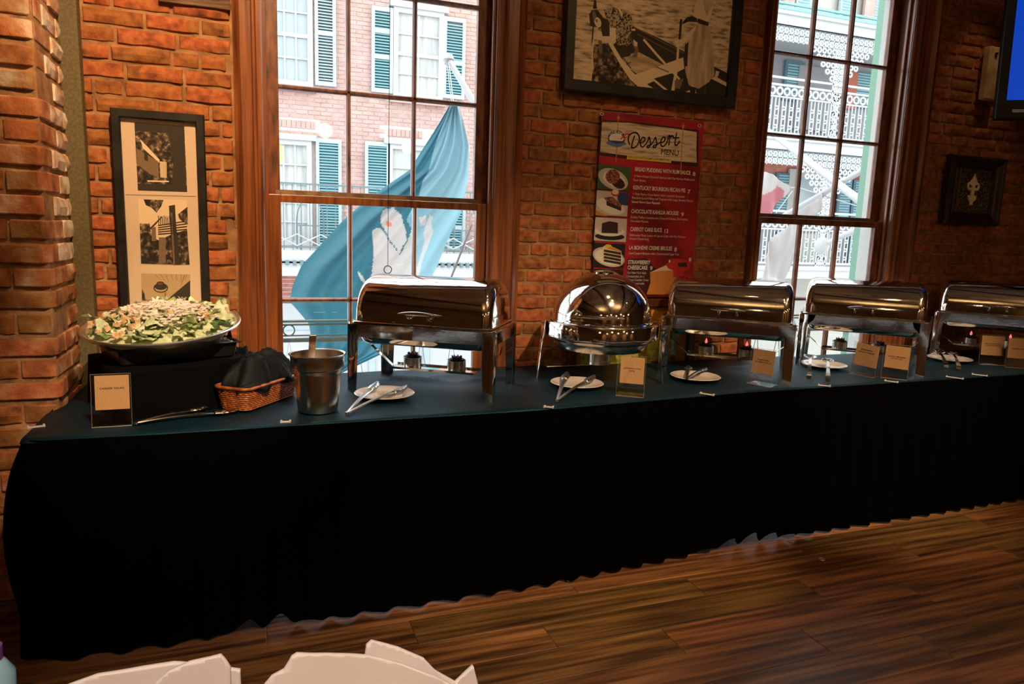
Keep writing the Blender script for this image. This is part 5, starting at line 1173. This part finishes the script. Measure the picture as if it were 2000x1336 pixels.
for k in range(60):
    a_ = rc_.random() * 6.3; q = .07 * sqrt(rc_.random()); s_ = rc_.uniform(.001, .0025); MB_cr.box(pp.x + q * cos(a_) - s_, pp.x + q * cos(a_) + s_, pp.y + q * sin(a_) - s_, pp.y + q * sin(a_) + s_, TZ + .0092, TZ + .0092 + s_)
tag(MB_cr.build('crumbs', CHS), 'pale crumbs scattered on the first plate', 'crumbs', kind='stuff')

# ------------------------------------------------------------------ acrylic sign holders
def sign(pa, pb, lines, lab, W_=None, yaw=None, H_=.178, cw=.86, ch=.66, ty=.55, skew=0, lean=.1):
    a = onz(*pa, TZ + .002); b = onz(*pb, TZ + .002); W_ = W_ or (b - a).length; th = math.atan2(b.y - a.y, b.x - a.x) if yaw is None else math.radians(yaw)
    r = empty('sign_holder', (a.x + cos(th) * W_ / 2, a.y + sin(th) * W_ / 2, TZ + .003), th, lab, 'sign'); ln = lean
    def sl(x, z, o_): return (x, z * ln + o_, z + .002)
    def sheet(name, x0, x1, z0, z1, o0, o1, mt, sk=0):
        vs = [sl(x0, z0, o0), sl(x1, z0 - sk, o0), sl(x1 + sk * .6, z1 - sk, o0), sl(x0 + sk * .6, z1, o0), sl(x0, z0, o1), sl(x1, z0 - sk, o1), sl(x1 + sk * .6, z1 - sk, o1), sl(x0 + sk * .6, z1, o1)]
        return MB().add(vs, [(0, 1, 2, 3), (7, 6, 5, 4), (0, 4, 5, 1), (1, 5, 6, 2), (2, 6, 7, 3), (3, 7, 4, 0)]).build(name, mt, r)
    sheet('front_panel', -W_ / 2, W_ / 2, 0, H_, 0, .0015, ACRY); sheet('back_panel', -W_ / 2, W_ / 2, 0, H_, .004, .0055, ACRY)
    m = MB().box(-W_ / 2, W_ / 2, .006, .075, 0, .003); m.box(-W_ / 2, W_ / 2, -.012, .006, 0, .004); m.build('base', ACRY, r, bevel=.001)
    m = MB(); E1 = clr('acrylic_edge', (.5, .48, .44), .25, alpha=.5)
    for x in (-W_ / 2, W_ / 2): m.add([sl(x - .0005, 0, -.0004), sl(x + .0005, 0, -.0004), sl(x + .0005, H_, -.0004), sl(x - .0005, H_, -.0004)], [(0, 1, 2, 3)])
    m.add([sl(-W_ / 2, H_ - .0008, -.0004), sl(W_ / 2, H_ - .0008, -.0004), sl(W_ / 2, H_ + .0006, -.0004), sl(-W_ / 2, H_ + .0006, -.0004)], [(0, 1, 2, 3)]); m.box(-W_ / 2, W_ / 2, -.0125, -.0115, 0, .003)
    m.build('polished_edge', E1, r)
    c0, c1 = -W_ * cw / 2 + .003, W_ * cw / 2 + .003; z1 = H_ - .006; z0 = z1 - H_ * ch
    sheet('card', c0, c1, z0, z1, .0022, .0032, CARD, skew)
    m = MB(); n = len(lines)
    for i, t_ in enumerate(lines):
        vs, fs = text_geo(t_, .02); xa, xb = min(v[0] for v in vs), max(v[0] for v in vs); wl = (c1 - c0) * .72 * (len(t_) / max(len(q) for q in lines)); k_ = wl / (xb - xa); hh = min(k_ * .9, .009)
        zc = z0 + (z1 - z0) * ty - i * .0115; xm = (c0 + c1) / 2
        m.add([sl(xm - wl / 2 + (v[0] - xa) * k_, zc + v[1] * hh - skew * ((v[0] - xa) * k_ + .02) / (c1 - c0), .0018) for v in vs], fs)
    m.build('lettering', INK, r, fix=False)
sign((180, 835), (258, 831), ['CAESAR SALAD'], 'clear sign holder with kraft card reading CAESAR SALAD', ty=.6, yaw=1)
sign((1203, 772), (1257, 777), ['BLACKENED GATOR', 'BITES'], 'clear sign holder with card reading BLACKENED GATOR BITES', ty=.55)
sign((1460, 748), (1505, 757), ['VEGETABLE', 'SPRING ROLLS'], 'clear sign holder with card reading VEGETABLE SPRING ROLLS', W_=.125, cw=.92, ty=.55)
sign((1660, 730), (1706, 738), ['STEAMED', 'VEGETABLES'], 'clear sign holder with tilted card reading STEAMED VEGETABLES', W_=.13, ty=.7, skew=.008, cw=.92)
sign((1720, 737), (1764, 742), ['GARLIC MASHED', 'POTATOES'], 'clear sign holder with card reading GARLIC MASHED POTATOES', W_=.125, ty=.5, skew=.004, cw=.92)
sign((1911, 711), (1957, 714), ['MUSHROOM ALFREDO', 'VEGETABLE PASTA'], 'clear sign holder with two-line card, second from the right edge', W_=.135, ty=.58, cw=.92)
sign((1962, 717), (2012, 722), ['JAMBALAYA'], 'clear sign holder with card cut off by the right edge of the photo', W_=.135, ty=.45, cw=.92, yaw=-38)

# ------------------------------------------------------------------ near table with white napkins (foreground)
LIN = mat('off_white_linen', (.72, .65, .63), .85, bump=(500, .2, .0006), sheen=.2)
hd = math.radians(-20.3)
r = empty('near_table', (.16, .45, 0), hd, 'table nearest the camera just below the frame, carrying the white napkins', 'table')
MB().box(-.62, .62, -.45, .455, .735, .758).build('table_top', STAIND, r, bevel=.004)
for sx in (-1, 1):
    for sy in (-1, 1): MB().box(sx * .57 - .025, sx * .57 + .025, sy * .4 - .025, sy * .4 + .025, 0, .735).build('leg', STAIND, r)
def napkin(P_, Y, lab, amp):
    o = fabric('linen_napkin', P_, Y, LIN, lab, 'napkin', amp); 
    for p in o.data.vertices: 
        p.co.z = max(p.co.z, .7600)
    return o
napkin([(60, 1500), (110, 1352), (190, 1318), (280, 1300), (340, 1291), (470, 1300), (480, 1500)], .90, 'rear fold of the left white linen napkin at the bottom edge', .008)
napkin([(270, 1500), (305, 1330), (330, 1308), (370, 1290), (410, 1280), (432, 1273), (442, 1283), (451, 1296), (452, 1345), (450, 1500)], .875, 'left white linen napkin with a pointed corner at the bottom edge', .008)
napkin([(480, 1500), (505, 1336), (530, 1305), (553, 1292), (568, 1268), (578, 1262), (640, 1270), (720, 1284), (790, 1302), (850, 1322), (893, 1345), (900, 1500)], .86, 'large right white linen napkin with a peaked left corner', .010)
napkin([(700, 1500), (712, 1280), (716, 1262), (726, 1254), (780, 1268), (828, 1287), (850, 1310), (890, 1334), (925, 1303), (936, 1345), (935, 1500)], .885, 'white linen napkin peak rising behind the right napkin', .008)
# bottle at the far left edge
p = EYE + ray(-2, 1318) * (0.66 / abs(ray(-2, 1318).z)); 
q = Vector((-.345, .965)); 
BP = onz(-14, 1330, .81)
r = empty('water_bottle', (BP.x, BP.y, .76), 0, 'blue plastic bottle with purple cap cut off at the left edge', 'bottle')
MB().lathe([(0, .001), (.025, .001), (.028, .006), (.028, .06), (.018, .078), (.013, .086), (.0, .086)], 24).build('body', clr('pale_blue_plastic', (.25, .45, .55), .2), r, smooth=True)
MB().lathe([(.015, .084), (.015, .104), (.0, .104)], 20).build('cap', clr('purple_cap', (.12, .05, .2), .4), r, smooth=True)
MB().box(-.12, .12, -.12, .12, -.76, -.001).build('stand', STAIND, r) if False else None
# ------------------------------------------------------------------ unseen lamps and beams added for fill light and lid reflections
BULB = mat('added_lamp_glass', (1, .66, .34), .4, emit=14)
for i, (x, y, z) in enumerate([a[0] for a in SPOTS]):
    r = empty('unseen_spotlight', (x, y, 3.9), 0, 'unseen black ceiling spotlight added above the frame, over ' + ['the three-photo frame', 'the brick beside the first window', 'the boat photograph', 'the small fleur-de-lis picture', 'the salad end', 'the round chafing dish', 'the right-hand dishes', 'the middle of the floor', 'the right of the floor', 'the near table'][i], 'lamp', 'ceiling spotlights added above the buffet')
    MB().lathe([(.045, -.34), (.05, -.3), (.05, -.18), (.03, -.16), (.012, -.15), (.012, 0), (.0, 0)], 20).build('housing', BLKMET, r, smooth=True)
GL = [(-1.6, -2.6, 2.7), (1.0, -2.9, 2.7), (3.4, -2.6, 2.7), (5.8, -2.6, 2.7), (-.4, -4.2, 2.7), (2.4, -4.2, 2.7), (4.8, -4.2, 2.7)]  # unseen globes added to warm the room and the lid reflections
for i, (x, y, z) in enumerate(GL):
    r = empty('added_globe', (x, y, 3.9), 0, 'unseen warm globe pendant lamp added behind the camera, %s' % ['front row far left', 'front row second from left', 'front row third from left', 'front row far right', 'back row left', 'back row middle', 'back row right'][i], 'lamp', 'globe pendants added behind the camera')
    MB().tube([(0, 0, -1.1), (0, 0, 0)], .008, 6).build('stem', BLKMET, r)
    MB().lathe([(.10 * sin(a_), z - 3.9 - .10 * cos(a_)) for a_ in [k * pi / 14 for k in range(15)]], 24).build('globe', BULB, r, smooth=True)

for i, (x, y) in enumerate(((-.9, -1.5), (2.6, -1.2))):  # unseen up-facing lamps added to brighten the ceiling the lids reflect
    r = empty('added_uplight', (x, y, 3.9), 0, 'unseen up-facing lamp added above the frame, %s' % ('left of centre', 'right of centre')[i], 'lamp')
    MB().tube([(0, 0, -.85), (0, 0, 0)], .01, 8).build('stem', BLKMET, r); MB().lathe([(0, -.9), (.07, -.88), (.11, -.8), (.105, -.8), (.0, -.86)], 20).build('bowl', BLKMET, r, smooth=True)
    o = spot((x, y, 3.12), (x, y, 3.9), 110, 165, .8, (1, .72, .42), .08)
for i in range(5):  # unseen beams added as dark streaks for the lids to reflect
    m = MB().box(-4.5 + i * 2.6, -4.3 + i * 2.6, -4.9, 3.4, 3.72, 3.9); tag(m.build('added_beam', STAIND), 'unseen dark beam added to streak the lid reflections, number %s from the left wall' % ('one', 'two', 'three', 'four', 'five')[i], 'beam', 'added dark ceiling beams')

for i, x in enumerate((-1.5, 1.4, 4.3, 7.0)): spot((x, -3.6, 3.6), (x, -5, 1.9), 240, 38, .7, (1, .66, .36))  # unseen wash spots added on the front wall for gold lid reflections
c = onz(1605, 1092, .004); m = MB().tube([(c.x + .012 * cos(a), c.y + .012 * sin(a), .0035) for a in [k * 2 * pi / 16 for k in range(17)]], .003, 6)
tag(m.build('small_ring', mat('pale_brass', (.8, .65, .4), .35, .8), smooth=True), 'tiny pale ring lying alone on the wood floor', 'ring')
